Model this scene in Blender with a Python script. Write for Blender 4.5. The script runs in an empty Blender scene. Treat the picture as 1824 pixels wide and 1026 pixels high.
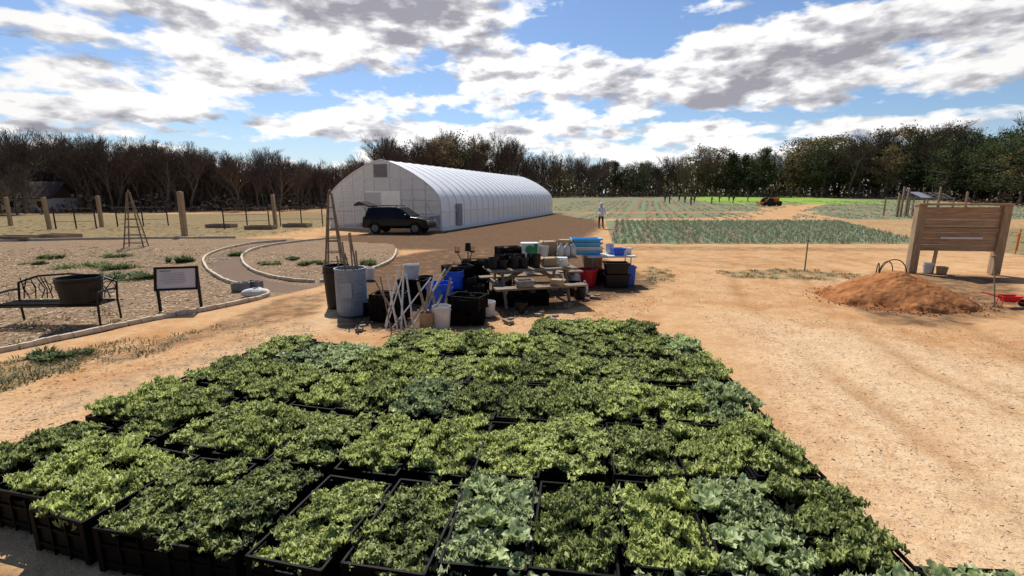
import bpy, math, random
import numpy as np
from mathutils import Vector, Matrix
from mathutils import noise as mnoise
random.seed(7)
rng=np.random.default_rng(7)
S=bpy.context.scene
H=2.3; F=850.0; PIT=math.atan(166/850.0)
def G(px,py,z=0.0):
    u=(px-912)/F; v=(513-py)/F
    t=(H-z)/(math.sin(PIT)-v*math.cos(PIT))
    return (u*t,(math.cos(PIT)+v*math.sin(PIT))*t)
def sst(a,b,x):
    t=np.clip((x-a)/(b-a),0,1); return t*t*(3-2*t)
def terr(x,y):
    return 1.85*sst(50,150,y)*sst(-45,0,x)
# ---------------------------------------------------------------- mesh builder
class MB:
    def __init__(s): s.v=[];s.f=[];s.m=[]
    def add(s,vs,fs,mi=0):
        o=len(s.v); s.v+=[tuple(p) for p in vs]; s.f+=[tuple(i+o for i in f) for f in fs]; s.m+=[mi]*len(fs)
    def box(s,c,d,rz=0,rx=0,ry=0,tp=1,mi=0):
        M=Matrix.Translation(c)@Matrix.Rotation(rz,4,'Z')@Matrix.Rotation(ry,4,'Y')@Matrix.Rotation(rx,4,'X')
        vs=[]
        for z in(-.5,.5):
            k=tp if z>0 else 1
            for x,y in((-.5,-.5),(.5,-.5),(.5,.5),(-.5,.5)):
                vs.append(M@Vector((x*d[0]*k,y*d[1]*k,z*d[2])))
        s.add(vs,[(3,2,1,0),(4,5,6,7),(0,1,5,4),(1,2,6,5),(2,3,7,6),(3,0,4,7)],mi)
    def bar(s,a,b,w,h=None,mi=0):
        a=Vector(a);b=Vector(b);d=b-a;L=d.length
        h=h or w
        q=d.to_track_quat('Z','Y').to_matrix().to_4x4()
        M=Matrix.Translation((a+b)/2)@q
        vs=[M@Vector((x*w,y*h,z*L)) for z in(-.5,.5) for x,y in((-.5,-.5),(.5,-.5),(.5,.5),(-.5,.5))]
        s.add(vs,[(3,2,1,0),(4,5,6,7),(0,1,5,4),(1,2,6,5),(2,3,7,6),(3,0,4,7)],mi)
    def cyl(s,a,b,r0,r1=None,n=12,cap=True,mi=0):
        r1=r0 if r1 is None else r1
        a=Vector(a);b=Vector(b);d=b-a
        q=d.to_track_quat('Z','Y').to_matrix()
        vs=[]
        for p,r in((a,r0),(b,r1)):
            for i in range(n):
                t=2*math.pi*i/n
                vs.append(p+q@Vector((r*math.cos(t),r*math.sin(t),0)))
        fs=[(i,(i+1)%n,n+(i+1)%n,n+i) for i in range(n)]
        if cap: fs+=[tuple(range(n-1,-1,-1)),tuple(range(n,2*n))]
        s.add(vs,fs,mi)
    def tube(s,pts,r,n=6,mi=0):
        for i in range(len(pts)-1): s.cyl(pts[i],pts[i+1],r,r,n,True,mi)
    def lathe(s,prof,n=20,c=(0,0,0),mi=0):
        vs=[];k=len(prof)
        for r,z in prof:
            for i in range(n):
                t=2*math.pi*i/n; vs.append((c[0]+r*math.cos(t),c[1]+r*math.sin(t),c[2]+z))
        fs=[]
        for j in range(k-1):
            for i in range(n): fs.append((j*n+i,j*n+(i+1)%n,(j+1)*n+(i+1)%n,(j+1)*n+i))
        fs.append(tuple(range(n-1,-1,-1)))
        s.add(vs,fs,mi)
    def sph(s,c,r,n=10,m=7,jit=0,mi=0):
        vs=[];
        for j in range(m+1):
            th=math.pi*j/m
            for i in range(n):
                p=2*math.pi*i/n; k=1+random.uniform(-jit,jit)
                vs.append((c[0]+r[0]*k*math.sin(th)*math.cos(p),c[1]+r[1]*k*math.sin(th)*math.sin(p),c[2]+r[2]*k*math.cos(th)))
        fs=[(j*n+i,(j+1)*n+i,(j+1)*n+(i+1)%n,j*n+(i+1)%n) for j in range(m) for i in range(n)]
        s.add(vs,fs,mi)
    def mesh(s,name,mats):
        me=bpy.data.meshes.new(name); me.from_pydata(s.v,[],s.f)
        if not isinstance(mats,(list,tuple)): mats=[mats]
        for m in mats: me.materials.append(m)
        if len(mats)>1:
            me.polygons.foreach_set('material_index',s.m)
        me.update(); return me
    def obj(s,name,mats,parent=None,bevel=0,smooth=False,loc=None,rz=0):
        o=bpy.data.objects.new(name,s.mesh(name,mats)); S.collection.objects.link(o)
        if parent: o.parent=parent
        if loc is not None: o.location=loc
        o.rotation_euler[2]=rz
        if smooth:
            for p in o.data.polygons: p.use_smooth=True
        if bevel:
            b=o.modifiers.new('Bevel','BEVEL'); b.width=bevel; b.segments=2; b.limit_method='ANGLE'
        return o
def tag(o,label,cat,group=None):
    o["label"]=label;o["category"]=cat
    if group:o["group"]=group
    return o
def thing(name,label,cat,loc,rz=0,group=None,sc=None):
    e=bpy.data.objects.new(name,None); e.empty_display_size=.2; S.collection.objects.link(e)
    e.location=(loc[0],loc[1],loc[2] if len(loc)>2 else 0); e.rotation_euler[2]=rz
    if sc: e.scale=(sc,sc,sc)
    return tag(e,label,cat,group)
def dup(top,kids,loc,rz=0,sc=None):
    n=top.copy(); S.collection.objects.link(n); n.location=loc; n.rotation_euler[2]=rz
    if sc is not None: n.scale=sc
    for k in kids:
        c=k.copy(); c.parent=n; S.collection.objects.link(c)
    return n
# ---------------------------------------------------------------- materials
def pm(name,c1,c2=None,scale=6,rough=.7,metal=0,bump=.15,bscale=None,wood=False,spec=.4,trans=0,clear=0,coat=0):
    m=bpy.data.materials.new(name); m.use_nodes=True; N=m.node_tree.nodes; L=m.node_tree.links
    b=N['Principled BSDF']; b.inputs['Roughness'].default_value=rough; b.inputs['Metallic'].default_value=metal
    b.inputs['Specular IOR Level'].default_value=spec; b.inputs['Coat Weight'].default_value=coat
    c2=c2 or tuple(x*.7 for x in c1)
    tc=N.new('ShaderNodeTexCoord'); mp=N.new('ShaderNodeMapping'); L.new(tc.outputs['Object'],mp.inputs[0])
    if wood: mp.inputs['Scale'].default_value=wood if isinstance(wood,tuple) else (1,8,8)
    n=N.new('ShaderNodeTexNoise'); n.inputs['Scale'].default_value=scale; n.inputs['Detail'].default_value=4; L.new(mp.outputs[0],n.inputs['Vector'])
    r=N.new('ShaderNodeValToRGB'); r.color_ramp.elements[0].position=.32; r.color_ramp.elements[1].position=.68
    r.color_ramp.elements[0].color=(*c2,1); r.color_ramp.elements[1].color=(*c1,1)
    L.new(n.outputs['Fac'],r.inputs[0]); L.new(r.outputs[0],b.inputs['Base Color'])
    if bump:
        n2=N.new('ShaderNodeTexNoise'); n2.inputs['Scale'].default_value=bscale or scale*4; n2.inputs['Detail'].default_value=3; L.new(mp.outputs[0],n2.inputs['Vector'])
        bp=N.new('ShaderNodeBump'); bp.inputs['Strength'].default_value=bump; bp.inputs['Distance'].default_value=.02; L.new(n2.outputs['Fac'],bp.inputs['Height']); L.new(bp.outputs[0],b.inputs['Normal'])
    out=N['Material Output']
    if trans or clear:
        t=N.new('ShaderNodeBsdfTranslucent'); L.new(r.outputs[0],t.inputs[0])
        mx=N.new('ShaderNodeMixShader'); mx.inputs[0].default_value=trans; L.new(b.outputs[0],mx.inputs[1]); L.new(t.outputs[0],mx.inputs[2])
        last=mx
        if clear:
            tr=N.new('ShaderNodeBsdfTransparent'); m2=N.new('ShaderNodeMixShader'); m2.inputs[0].default_value=clear
            L.new(mx.outputs[0],m2.inputs[1]); L.new(tr.outputs[0],m2.inputs[2]); last=m2
        L.new(last.outputs[0],out.inputs[0])
    return m
def leafmat(name,dark,light,rough=.5,trans=.25,spec=.4,var=.3):
    m=bpy.data.materials.new(name); m.use_nodes=True; N=m.node_tree.nodes; L=m.node_tree.links
    b=N['Principled BSDF']; b.inputs['Roughness'].default_value=rough; b.inputs['Specular IOR Level'].default_value=spec
    a=N.new('ShaderNodeAttribute'); a.attribute_name='tone'
    oi=N.new('ShaderNodeObjectInfo'); ad=N.new('ShaderNodeMath'); ad.operation='MULTIPLY_ADD'; L.new(oi.outputs['Random'],ad.inputs[0]); ad.inputs[1].default_value=var
    sb=N.new('ShaderNodeMath'); sb.operation='SUBTRACT'; L.new(a.outputs['Fac'],sb.inputs[0]); sb.inputs[1].default_value=var/2; L.new(sb.outputs[0],ad.inputs[2])
    r=N.new('ShaderNodeValToRGB'); r.color_ramp.elements[0].color=(*dark,1); r.color_ramp.elements[1].color=(*light,1)
    r.color_ramp.elements[0].position=.1; r.color_ramp.elements[1].position=.95
    L.new(ad.outputs[0],r.inputs[0]); L.new(r.outputs[0],b.inputs['Base Color'])
    if trans:
        t=N.new('ShaderNodeBsdfTranslucent'); L.new(r.outputs[0],t.inputs[0])
        mx=N.new('ShaderNodeMixShader'); mx.inputs[0].default_value=trans; L.new(b.outputs[0],mx.inputs[1]); L.new(t.outputs[0],mx.inputs[2]); L.new(mx.outputs[0],N['Material Output'].inputs[0])
    return m
M_crate=pm('crate_black_plastic',(.002,.002,.002),(.004,.004,.004),rough=.6,bump=0,spec=.12)
M_black=pm('black_plastic',(.008,.008,.009),(.015,.014,.013),rough=.45,bump=.05,spec=.3)
M_wood=pm('weathered_wood',(.34,.26,.18),(.18,.13,.09),scale=3,wood=(1,10,10),bump=.3,rough=.85)
M_board=pm('sawn_timber',(.47,.34,.22),(.31,.21,.13),scale=2.5,wood=(1.2,9,9),bump=.25,rough=.8)
M_post=pm('timber_post',(.44,.33,.21),(.28,.20,.12),scale=3,wood=(9,9,1),bump=.3,rough=.85)
M_white=pm('white_plastic',(.78,.78,.76),(.64,.64,.61),rough=.4,bump=.03)
M_drum=pm('pale_blue_grey_plastic',(.27,.32,.38),(.20,.25,.30),rough=.45,bump=.05)
M_blue=pm('blue_plastic',(.02,.14,.80),(.015,.10,.6),rough=.35,bump=.03)
M_cyan=pm('light_blue_plastic',(.12,.52,.88),(.08,.42,.75),rough=.4,bump=.03)
M_red=pm('red_plastic',(.75,.02,.025),(.55,.015,.02),rough=.4,bump=.03)
M_green=pm('green_print',(.03,.28,.10),(.02,.2,.07),rough=.5,bump=.02)
M_card=pm('cardboard',(.48,.34,.2),(.38,.26,.15),rough=.9,bump=.05)
M_metal=pm('galvanised_metal',(.62,.62,.62),(.5,.5,.5),rough=.4,metal=.7,bump=.03)
M_iron=pm('black_iron',(.010,.009,.009),(.02,.015,.012),rough=.5,metal=.3,bump=.1)
M_stone=pm('pale_edging_stone',(.68,.58,.43),(.50,.40,.28),rough=.9,bump=.4,scale=8)
M_bag=pm('white_sack',(.72,.70,.66),(.55,.52,.48),rough=.8,bump=.4,bscale=12)
M_conc=pm('concrete',(.30,.29,.27),(.2,.19,.18),rough=.9,bump=.3)
M_rubber=pm('rubber',(.012,.012,.012),(.02,.02,.02),rough=.8,bump=.1)
M_carp=pm('dark_car_paint',(.002,.0022,.003),(.003,.003,.004),rough=.3,bump=0,coat=.25,spec=.25)
M_glass=pm('dark_glass',(.004,.004,.005),(.006,.006,.007),rough=.1,bump=0,spec=.3)
M_chrome=pm('wheel_alloy',(.25,.25,.26),(.18,.18,.19),rough=.4,metal=.8,bump=0)
M_lamp=pm('lamp_lens',(.55,.55,.55),(.45,.45,.45),rough=.1,bump=0)
M_rlamp=pm('red_lens',(.4,.01,.01),(.3,.01,.01),rough=.15,bump=0)
M_film=pm('greenhouse_film',(.98,.98,.98),(.95,.95,.95),scale=1.2,rough=.45,bump=.06,bscale=3,trans=.12,spec=.6)
M_filmc=pm('milky_end_film',(.78,.80,.82),(.66,.68,.70),scale=1.0,rough=.3,bump=.1,bscale=2,trans=.5,clear=.45)
M_wframe=pm('white_frame_paint',(.90,.90,.90),(.84,.84,.84),rough=.5,bump=0)
M_greyp=pm('grey_panel',(.30,.30,.32),(.24,.24,.26),rough=.6,bump=.02)
M_bark=pm('bark',(.22,.175,.14),(.12,.095,.075),scale=3,rough=.95,bump=.0)
M_skin=pm('skin',(.55,.36,.27),(.5,.32,.24),rough=.6,bump=0)
M_hood=pm('pale_hoodie',(.86,.86,.86),(.74,.74,.76),rough=.9,bump=.2)
M_pants=pm('dark_trousers',(.03,.03,.04),(.02,.02,.028),rough=.9,bump=.1)
M_coat=pm('dark_jacket',(.05,.06,.10),(.03,.035,.05),rough=.9,bump=.1)
M_hair=pm('brown_hair',(.06,.035,.02),(.04,.02,.012),rough=.7,bump=.1)
M_orange=pm('orange_paint',(.65,.16,.02),(.5,.11,.015),rough=.4,bump=.02)
M_siding=pm('white_siding',(.60,.58,.55),(.48,.46,.44),rough=.7,bump=.1)
M_roof=pm('brown_shingles',(.085,.055,.042),(.05,.035,.028),rough=.9,bump=.3)
M_paper=pm('printed_sheet',(.76,.72,.70),(.70,.65,.63),rough=.6,bump=0)
M_ink=pm('faded_ink',(.25,.25,.28),(.2,.2,.22),rough=.7,bump=0)
M_kale=leafmat('kale_leaf',(.024,.052,.012),(.70,.76,.27),rough=.48,trans=.40,spec=.4,var=.38)
M_coll=leafmat('collard_leaf',(.05,.095,.03),(.68,.76,.38),rough=.42,trans=.36,spec=.35)
M_leek=leafmat('leek_leaf',(.15,.19,.10),(.42,.48,.31),trans=.25,spec=.1)
M_grass=leafmat('grass_blade',(.12,.115,.045),(.38,.34,.18),trans=.3,spec=.1)
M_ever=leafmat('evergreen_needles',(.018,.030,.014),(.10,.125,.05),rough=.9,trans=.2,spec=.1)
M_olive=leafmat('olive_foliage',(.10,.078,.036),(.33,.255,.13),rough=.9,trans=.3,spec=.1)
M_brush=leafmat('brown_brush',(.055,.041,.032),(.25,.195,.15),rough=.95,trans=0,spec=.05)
M_chip=leafmat('wood_chip',(.22,.135,.08),(.78,.61,.42),rough=.95,trans=0,spec=.05)
M_mound=pm('orange_soil',(.50,.215,.08),(.27,.105,.04),scale=4,rough=1,bump=.8,bscale=16,spec=.1)
M_bed=pm('bed_soil',(.16,.10,.06),(.09,.06,.035),scale=3,rough=1,bump=1,spec=.1)
M_weed=leafmat('weed_leaf',(.06,.09,.03),(.26,.32,.11),trans=.3,spec=.15)
# ---------------------------------------------------------------- camera, sun, world
cam=bpy.data.cameras.new('camera'); co=bpy.data.objects.new('camera',cam); S.collection.objects.link(co)
cam.sensor_width=36; cam.lens=36*F/1824; cam.clip_end=4000; cam.clip_start=.05
co.location=(0,0,H); co.rotation_euler=(math.pi/2-PIT,0,0); S.camera=co
AZ=math.radians(-20); EL=math.radians(51)
sd=Vector((math.sin(AZ)*math.cos(EL),math.cos(AZ)*math.cos(EL),math.sin(EL)))
sl=bpy.data.lights.new('sun','SUN'); sl.energy=5.0; sl.angle=math.radians(.5); sl.color=(1,.955,.88)
so=bpy.data.objects.new('sun',sl); S.collection.objects.link(so); so.rotation_euler=sd.to_track_quat('Z','Y').to_euler(); so.location=(-20,20,40)
S.view_settings.view_transform='Standard'; S.view_settings.look='None'; S.view_settings.exposure=0
W=bpy.data.worlds.new('World'); S.world=W; W.use_nodes=True
try: W.cycles.sampling_method='MANUAL'; W.cycles.sample_map_resolution=256
except Exception: pass
N=W.node_tree.nodes; L=W.node_tree.links; N.clear()
def mth(op,a,b=None,c=None,clamp=False):
    n=N.new('ShaderNodeMath'); n.operation=op; n.use_clamp=clamp
    for i,x in enumerate((a,b,c)):
        if x is None: continue
        if isinstance(x,(int,float)): n.inputs[i].default_value=x
        else: L.new(x,n.inputs[i])
    return n.outputs[0]
def vm(op,a,b=None,out=0):
    n=N.new('ShaderNodeVectorMath'); n.operation=op
    for i,x in enumerate((a,b)):
        if x is None: continue
        if isinstance(x,tuple): n.inputs[i].default_value=x
        else: L.new(x,n.inputs[i])
    return n.outputs[out]
def mixc(f,a,b):
    n=N.new('ShaderNodeMix'); n.data_type='RGBA'
    if isinstance(f,float): n.inputs[0].default_value=f
    else: L.new(f,n.inputs[0])
    for i,x in((6,a),(7,b)):
        if isinstance(x,tuple): n.inputs[i].default_value=(*x,1)
        else: L.new(x,n.inputs[i])
    return n.outputs[2]
sky=N.new('ShaderNodeTexSky'); sky.sky_type='NISHITA'; sky.sun_disc=False; sky.sun_elevation=EL; sky.sun_rotation=AZ; sky.air_density=1.1; sky.dust_density=.4; sky.ozone_density=2.5
skys=vm('MULTIPLY',sky.outputs[0],(.085,.095,.112))
tc=N.new('ShaderNodeTexCoord'); sp=N.new('ShaderNodeSeparateXYZ'); L.new(tc.outputs['Generated'],sp.inputs[0])
x,y,z=sp.outputs
den=mth('ADD',mth('MAXIMUM',z,0.0),.13)
cb=N.new('ShaderNodeCombineXYZ'); L.new(mth('DIVIDE',x,den),cb.inputs[0]); L.new(mth('DIVIDE',y,den),cb.inputs[1])
P=cb.outputs[0]
az=mth('ARCTAN2',x,y); el=mth('ARCSINE',z)
cb2=N.new('ShaderNodeCombineXYZ'); L.new(az,cb2.inputs[0]); L.new(el,cb2.inputs[1]); AE=cb2.outputs[0]
def blobs(lst):
    acc=None
    for px,py,rx,ry,amp in lst:
        dx=(px-912)/F; a=math.atan(dx); e=math.atan((347-py)/F/math.sqrt(1+dx*dx)); k=math.cos(a)
        d=vm('MULTIPLY',vm('SUBTRACT',AE,(a,e,0)),(F/rx/k/k*1.0,F/ry/k,0))
        g=mth('MULTIPLY',mth('EXPONENT',mth('MULTIPLY',vm('DOT_PRODUCT',d,d,1),-1.0)),amp)
        acc=g if acc is None else mth('ADD',acc,g)
    return acc
def noi(vec,scale,detail,rough=.55,off=(0,0,0),dist=0):
    n=N.new('ShaderNodeTexNoise'); n.inputs['Scale'].default_value=scale; n.inputs['Detail'].default_value=detail; n.inputs['Roughness'].default_value=rough; n.inputs['Distortion'].default_value=dist
    L.new(vm('ADD',vec,off),n.inputs['Vector']); return n.outputs['Fac']
bias=blobs([(1050,75,75,45,-.13),(60,30,110,26,-.10),(180,50,120,16,-.04),(570,195,140,11,-.11),(150,180,150,8,-.10),(1140,12,70,40,-.10),(400,262,160,8,-.09),(955,15,45,30,-.10),(1620,4,160,14,-.09),(1260,218,130,9,-.07),(1700,192,150,9,-.07),
 (700,80,210,70,.07),(230,125,170,40,.08),(1480,90,300,60,.08),(1200,175,170,30,.09),(1560,150,200,35,.05),(800,240,250,14,.08),(420,225,200,12,.07),(1400,235,300,10,.05),(130,235,150,9,.06)])
AEs=vm('MULTIPLY',AE,(1.0,2.4,1.0))
n1=noi(P,1.25,5,.5,(3.1,1.7,0))
n2=noi(AEs,7.5,7,.53,(5,2,0))
n3=noi(AEs,21,4,.5,(1,3,0))
bil=mth('SUBTRACT',.5,mth('ABSOLUTE',mth('SUBTRACT',mth('MULTIPLY',n3,2.0),1.0)))
d=mth('ADD',mth('ADD',mth('ADD',mth('MULTIPLY',n1,.48),mth('MULTIPLY',n2,.62)),bias),mth('MULTIPLY',bil,.12))
d=mth('SUBTRACT',d,mth('MULTIPLY',mth('SUBTRACT',el,.42,None,True),.35))
def ramp(f,pts):
    r=N.new('ShaderNodeValToRGB'); e=r.color_ramp.elements
    while len(e)<len(pts): e.new(.5)
    for i,(p,c) in enumerate(pts): e[i].position=p; e[i].color=(*c,1)
    L.new(f,r.inputs[0]); return r.outputs[0]
TH=.552
cover=mth('MULTIPLY',mth('SUBTRACT',d,TH),15.0,None,True)
AEt=vm('ADD',AEs,(-.02,.055,0))
n2b=noi(AEt,7.5,6,.53,(5,2,0)); n3b=noi(AEt,21,3,.5,(1,3,0))
und=mth('ADD',mth('MULTIPLY',mth('SUBTRACT',n2b,n2),1.25),mth('MULTIPLY',mth('SUBTRACT',n3b,n3),.45))
gb=blobs([(760,75,170,48,.16),(560,150,120,24,.06),(220,140,120,24,.11),(1190,195,190,22,.13),(1500,50,300,45,.13),(1480,170,200,24,.10),(820,150,120,18,.08)])
sh=mth('ADD',mth('ADD',mth('ADD',mth('MULTIPLY',mth('SUBTRACT',d,TH),.85),und),gb),.0)
ccol=ramp(sh,[(.05,(1.0,1.0,1.0)),(.12,(.84,.84,.86)),(.20,(.57,.57,.61)),(.33,(.33,.33,.38))])
ccol=vm('MULTIPLY',ccol,(1.18,1.17,1.16))
fw=mth('MULTIPLY_ADD',y,.57,.43,True)
dim=mth('SUBTRACT',fw,mth('MULTIPLY',mth('SUBTRACT',el,.38,None,True),.5),None,True)
cv=N.new('ShaderNodeCombineXYZ'); [L.new(dim,cv.inputs[i]) for i in range(3)]
ccol=vm('MULTIPLY',ccol,cv.outputs[0])
haze=mth('MULTIPLY',mth('SUBTRACT',.12,el,None,True),3.2,None,True)
skyh=mixc(haze,skys,(.66,.75,.88))
fin=mixc(cover,skyh,ccol)
bg=N.new('ShaderNodeBackground'); bg.inputs[1].default_value=1.0; L.new(fin,bg.inputs[0])
ow=N.new('ShaderNodeOutputWorld'); L.new(bg.outputs[0],ow.inputs[0])
# ---------------------------------------------------------------- ground
xs=np.concatenate([np.linspace(-900,-60,22)[:-1],np.arange(-60,-14,.8),np.arange(-14,17,.16),np.arange(17,60,.8),np.linspace(60,900,22)])
ys=np.concatenate([np.arange(-40,0,2.),np.arange(0,18,.14),np.arange(18,50,.5),np.arange(50,160,2.5),np.linspace(160,1800,18)])
XX,YY=np.meshgrid(xs,ys); near=np.exp(-((YY-8)/20)**2)
cx=np.interp(YY,[0,3,6,10,16,24],[4.4,4.5,4.9,6.2,8.2,7.0]); tr=np.zeros_like(XX)
for o in(-.9,.75,1.4,2.5,4.2,5.6): tr+=np.exp(-((XX-cx-o-.22*np.sin(YY*.5+o))/.15)**2)*(.55+.45*np.sin(YY*.9+o*3))
trk=np.clip(tr,0,1)*sst(26,14,YY)
ZZ=terr(XX,YY)+near*(.012*np.sin(XX*2.1+YY*.7)*np.sin(YY*1.7-XX*.4)+.006*np.sin(XX*5.3+1)*np.sin(YY*4.7+XX))-.012-.035*trk
def polymask(poly,soft):
    pts=np.array(poly); X=XX.ravel();Y=YY.ravel(); ins=np.zeros(X.shape,bool); dm=np.full(X.shape,1e9)
    n=len(pts)
    for i in range(n):
        x1,y1=pts[i];x2,y2=pts[(i+1)%n]
        if y1!=y2:
            c=((y1>Y)!=(y2>Y))&(X<(x2-x1)*(Y-y1)/(y2-y1)+x1); ins^=c
        dx,dy=x2-x1,y2-y1; t=np.clip(((X-x1)*dx+(Y-y1)*dy)/(dx*dx+dy*dy+1e-9),0,1)
        dm=np.minimum(dm,np.hypot(X-x1-t*dx,Y-y1-t*dy))
    sdn=np.where(ins,dm,-dm)
    return sst(-soft,soft,sdn).reshape(XX.shape)
def GP(l): return [G(*p) for p in l]
mulch=polymask(GP([(-700,432),(0,428),(250,426),(500,424),(700,434),(712,452),(650,488),(560,512),(480,530),(350,556),(0,628),(-500,735)]),.12)
path=polymask(GP([(600,424),(500,428),(430,440),(372,458),(366,475),(385,496),(430,512),(500,522),(560,512),(470,497),(436,478),(430,456),(455,442),(520,432)]),.15)
grass=.66*polymask(GP([(-500,770),(-100,668),(0,642),(130,618),(200,625),(130,660),(0,705),(-500,850)]),.3)
grass=np.maximum(grass,.42*polymask(GP([(130,618),(330,590),(440,560),(300,628),(100,672)]),.3))
grass=np.maximum(grass,.72*polymask([(-300,24.5),(-14,25.5),(-13,36),(-13,60),(-300,60)],1.2))
grass=np.maximum(grass,.62*polymask(GP([(1270,482),(1400,477),(1560,488),(1500,500),(1300,494)]),.25))
grass=np.maximum(grass,.6*polymask(GP([(1140,470),(1190,478),(1215,500),(1150,508)]),.3))
grass=np.maximum(grass,.5*polymask(GP([(1520,690),(1560,680),(1610,730),(1590,735)]),.2))
grass=np.maximum(grass,.45*polymask(GP([(0,450),(300,440),(330,500),(0,560)]),.6))
grass=np.maximum(grass,.75*polymask([(19,15),(26,15),(60,30),(60,44),(30,32),(20,24)],1.0))
grass=np.maximum(grass,.55*polymask([(20.5,25),(40,28),(60,60),(40,60),(30,45)],1.5))
soil=.95*polymask(GP([(560,420),(787,410),(975,378),(1060,384),(1085,402),(1050,428),(960,440),(830,446),(700,446),(600,436)]),1.2)
soil=np.maximum(soil,.9*polymask(GP([(590,585),(590,510),(700,455),(830,436),(1000,432),(1140,480),(1180,512),(1060,545),(860,575),(760,605)]),.5))
soil=np.maximum(soil,.66*polymask(GP([(480,532),(600,512),(580,560),(400,600),(200,650),(100,655),(330,590)]),.35))
soil=np.maximum(soil,.5*polymask(GP([(0,720),(330,625),(540,560),(600,590),(350,660),(0,790)]),.3))
soil=np.maximum(soil,.75*polymask(GP([(1440,520),(1560,480),(1800,490),(1880,550),(1700,590),(1560,575)]),.5))
soil=np.maximum(soil,.6*polymask(GP([(1100,436),(1640,440),(1640,450),(1110,447)]),.6))
soil=np.maximum(soil,.46*polymask(GP([(1130,450),(1500,455),(1640,470),(1300,480),(1130,470)]),.8))
soil=np.maximum(soil,.58*polymask([(-80,24),(-20,24),(-14,33),(-14,60),(-80,60)],2))
soil=np.maximum(soil,.95*polymask([(-5.5,3.2),(-3,2.6),(2.0,1.4),(2.0,-2),(-6,-2)],.3))  # shade in front of the crates, painted into the ground with the soil colour
soil=np.maximum(soil,.6*polymask([(-14,33),(30,60),(30,150),(-100,150),(-40,60)],3))
crop=polymask([(4.8,22.8),(20.2,22.8),(30,44),(8.5,44)],.3)
crop=np.maximum(crop,polymask([(7,47),(20,49),(40,72),(60,100),(70,170),(-6,170),(2,90)],1.2))
crop=np.maximum(crop,polymask([(32,46),(300,46),(300,400),(60,170),(52,96)],3))
crop*=1-polymask([(23,46),(26.5,46),(44,72),(60,92),(120,92),(120,97),(58,96),(39,76)],1.0)
crop*=1-polymask([(-4,57),(30,62.5),(45,65),(30,65),(-4,61)],.6)
lush=polymask([(38,88),(62,88),(92,150),(70,158),(48,150)],3)
pale=polymask(GP([(1300,560),(1560,600),(1824,650),(2200,760),(2200,1400),(1600,1100),(1420,760)]),.8)
pale=np.maximum(pale,.7*polymask(GP([(-300,820),(0,735),(300,650),(480,590),(600,540),(620,580),(480,615),(250,690),(0,790),(-300,900)]),.35))
nx,ny=len(xs),len(ys)
me=bpy.data.meshes.new('ground'); idx=np.arange(nx*ny).reshape(ny,nx)
q=np.stack([idx[:-1,:-1],idx[:-1,1:],idx[1:,1:],idx[1:,:-1]],-1).reshape(-1,4)
me.from_pydata(np.stack([XX,YY,ZZ],-1).reshape(-1,3).tolist(),[],q.tolist())
def cattr(name,r,g,b):
    a=me.color_attributes.new(name,'FLOAT_COLOR','POINT'); a.data.foreach_set('color',np.stack([r,g,b,np.ones_like(r)],-1).ravel().astype(np.float32))
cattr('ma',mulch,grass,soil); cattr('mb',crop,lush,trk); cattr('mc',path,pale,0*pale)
for p in me.polygons: p.use_smooth=True
go=bpy.data.objects.new('ground',me); S.collection.objects.link(go); go["kind"]="structure"
m=bpy.data.materials.new('ground'); m.use_nodes=True; me.materials.append(m)
N=m.node_tree.nodes; L=m.node_tree.links; B=N['Principled BSDF']; B.inputs['Roughness'].default_value=1; B.inputs['Specular IOR Level'].default_value=.05
ge=N.new('ShaderNodeNewGeometry'); PO=ge.outputs['Position']
A={}
for nm in('ma','mb','mc'):
    a=N.new('ShaderNodeAttribute'); a.attribute_name=nm; s=N.new('ShaderNodeSeparateColor'); L.new(a.outputs['Color'],s.inputs[0]); A[nm]=s.outputs
na=noi(PO,.35,4); nb=noi(PO,3.0,5,.65); nc=noi(PO,28,3,.7); nd=noi(PO,110,2,.6); ne=noi(PO,1.1,5,.6,(9,4,0)); nf=noi(PO,9,4,.7,(2,7,0))
def edge(mask,k=4.0,w=.9,nn=None):
    return mth('MULTIPLY',mth('SUBTRACT',mth('ADD',mask,mth('MULTIPLY',mth('SUBTRACT',nn or nb,.5),w)),.42),k,None,True)
BW=lambda a,b:[(a,(0,0,0)),(b,(1,1,1))]
WB=lambda a,b:[(a,(1,1,1)),(b,(0,0,0))]
dirt=mixc(ramp(na,BW(.35,.65)),(.48,.235,.088),(.59,.35,.165))
dirt=mixc(ramp(nb,BW(.35,.7)),dirt,(.63,.40,.205))
dirt=mixc(mth('MULTIPLY',ramp(ne,BW(.48,.62)),.6),dirt,(.43,.19,.064))
dirt=mixc(mth('MULTIPLY',A['mc'][1],mth('MULTIPLY_ADD',nb,1.2,.0,True)),dirt,(.74,.54,.33))
dirt=mixc(mth('MULTIPLY',ramp(nf,BW(.50,.64)),.28),dirt,(.36,.18,.075))
dirt=mixc(mth('MULTIPLY',ramp(nd,BW(.56,.64)),.35),dirt,(.85,.70,.50))
dirt=mixc(mth('MULTIPLY',ramp(nc,WB(.30,.42)),.35),dirt,(.28,.14,.06))
dirt=mixc(mth('MULTIPLY',A['mb'][2],.6),dirt,(.36,.18,.07))
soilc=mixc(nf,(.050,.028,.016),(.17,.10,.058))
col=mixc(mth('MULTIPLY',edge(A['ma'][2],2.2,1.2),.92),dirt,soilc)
mul=mixc(ramp(nc,BW(.42,.62)),(.16,.095,.053),(.60,.44,.28))
mul=mixc(mth('MULTIPLY',ramp(nf,WB(.42,.58)),.8),mul,(.19,.12,.072))
mul=mixc(mth('MULTIPLY',ramp(ne,BW(.46,.60)),.55),mul,(.22,.145,.09))
col=mixc(edge(A['ma'][0],6,.25),col,mul)
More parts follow.
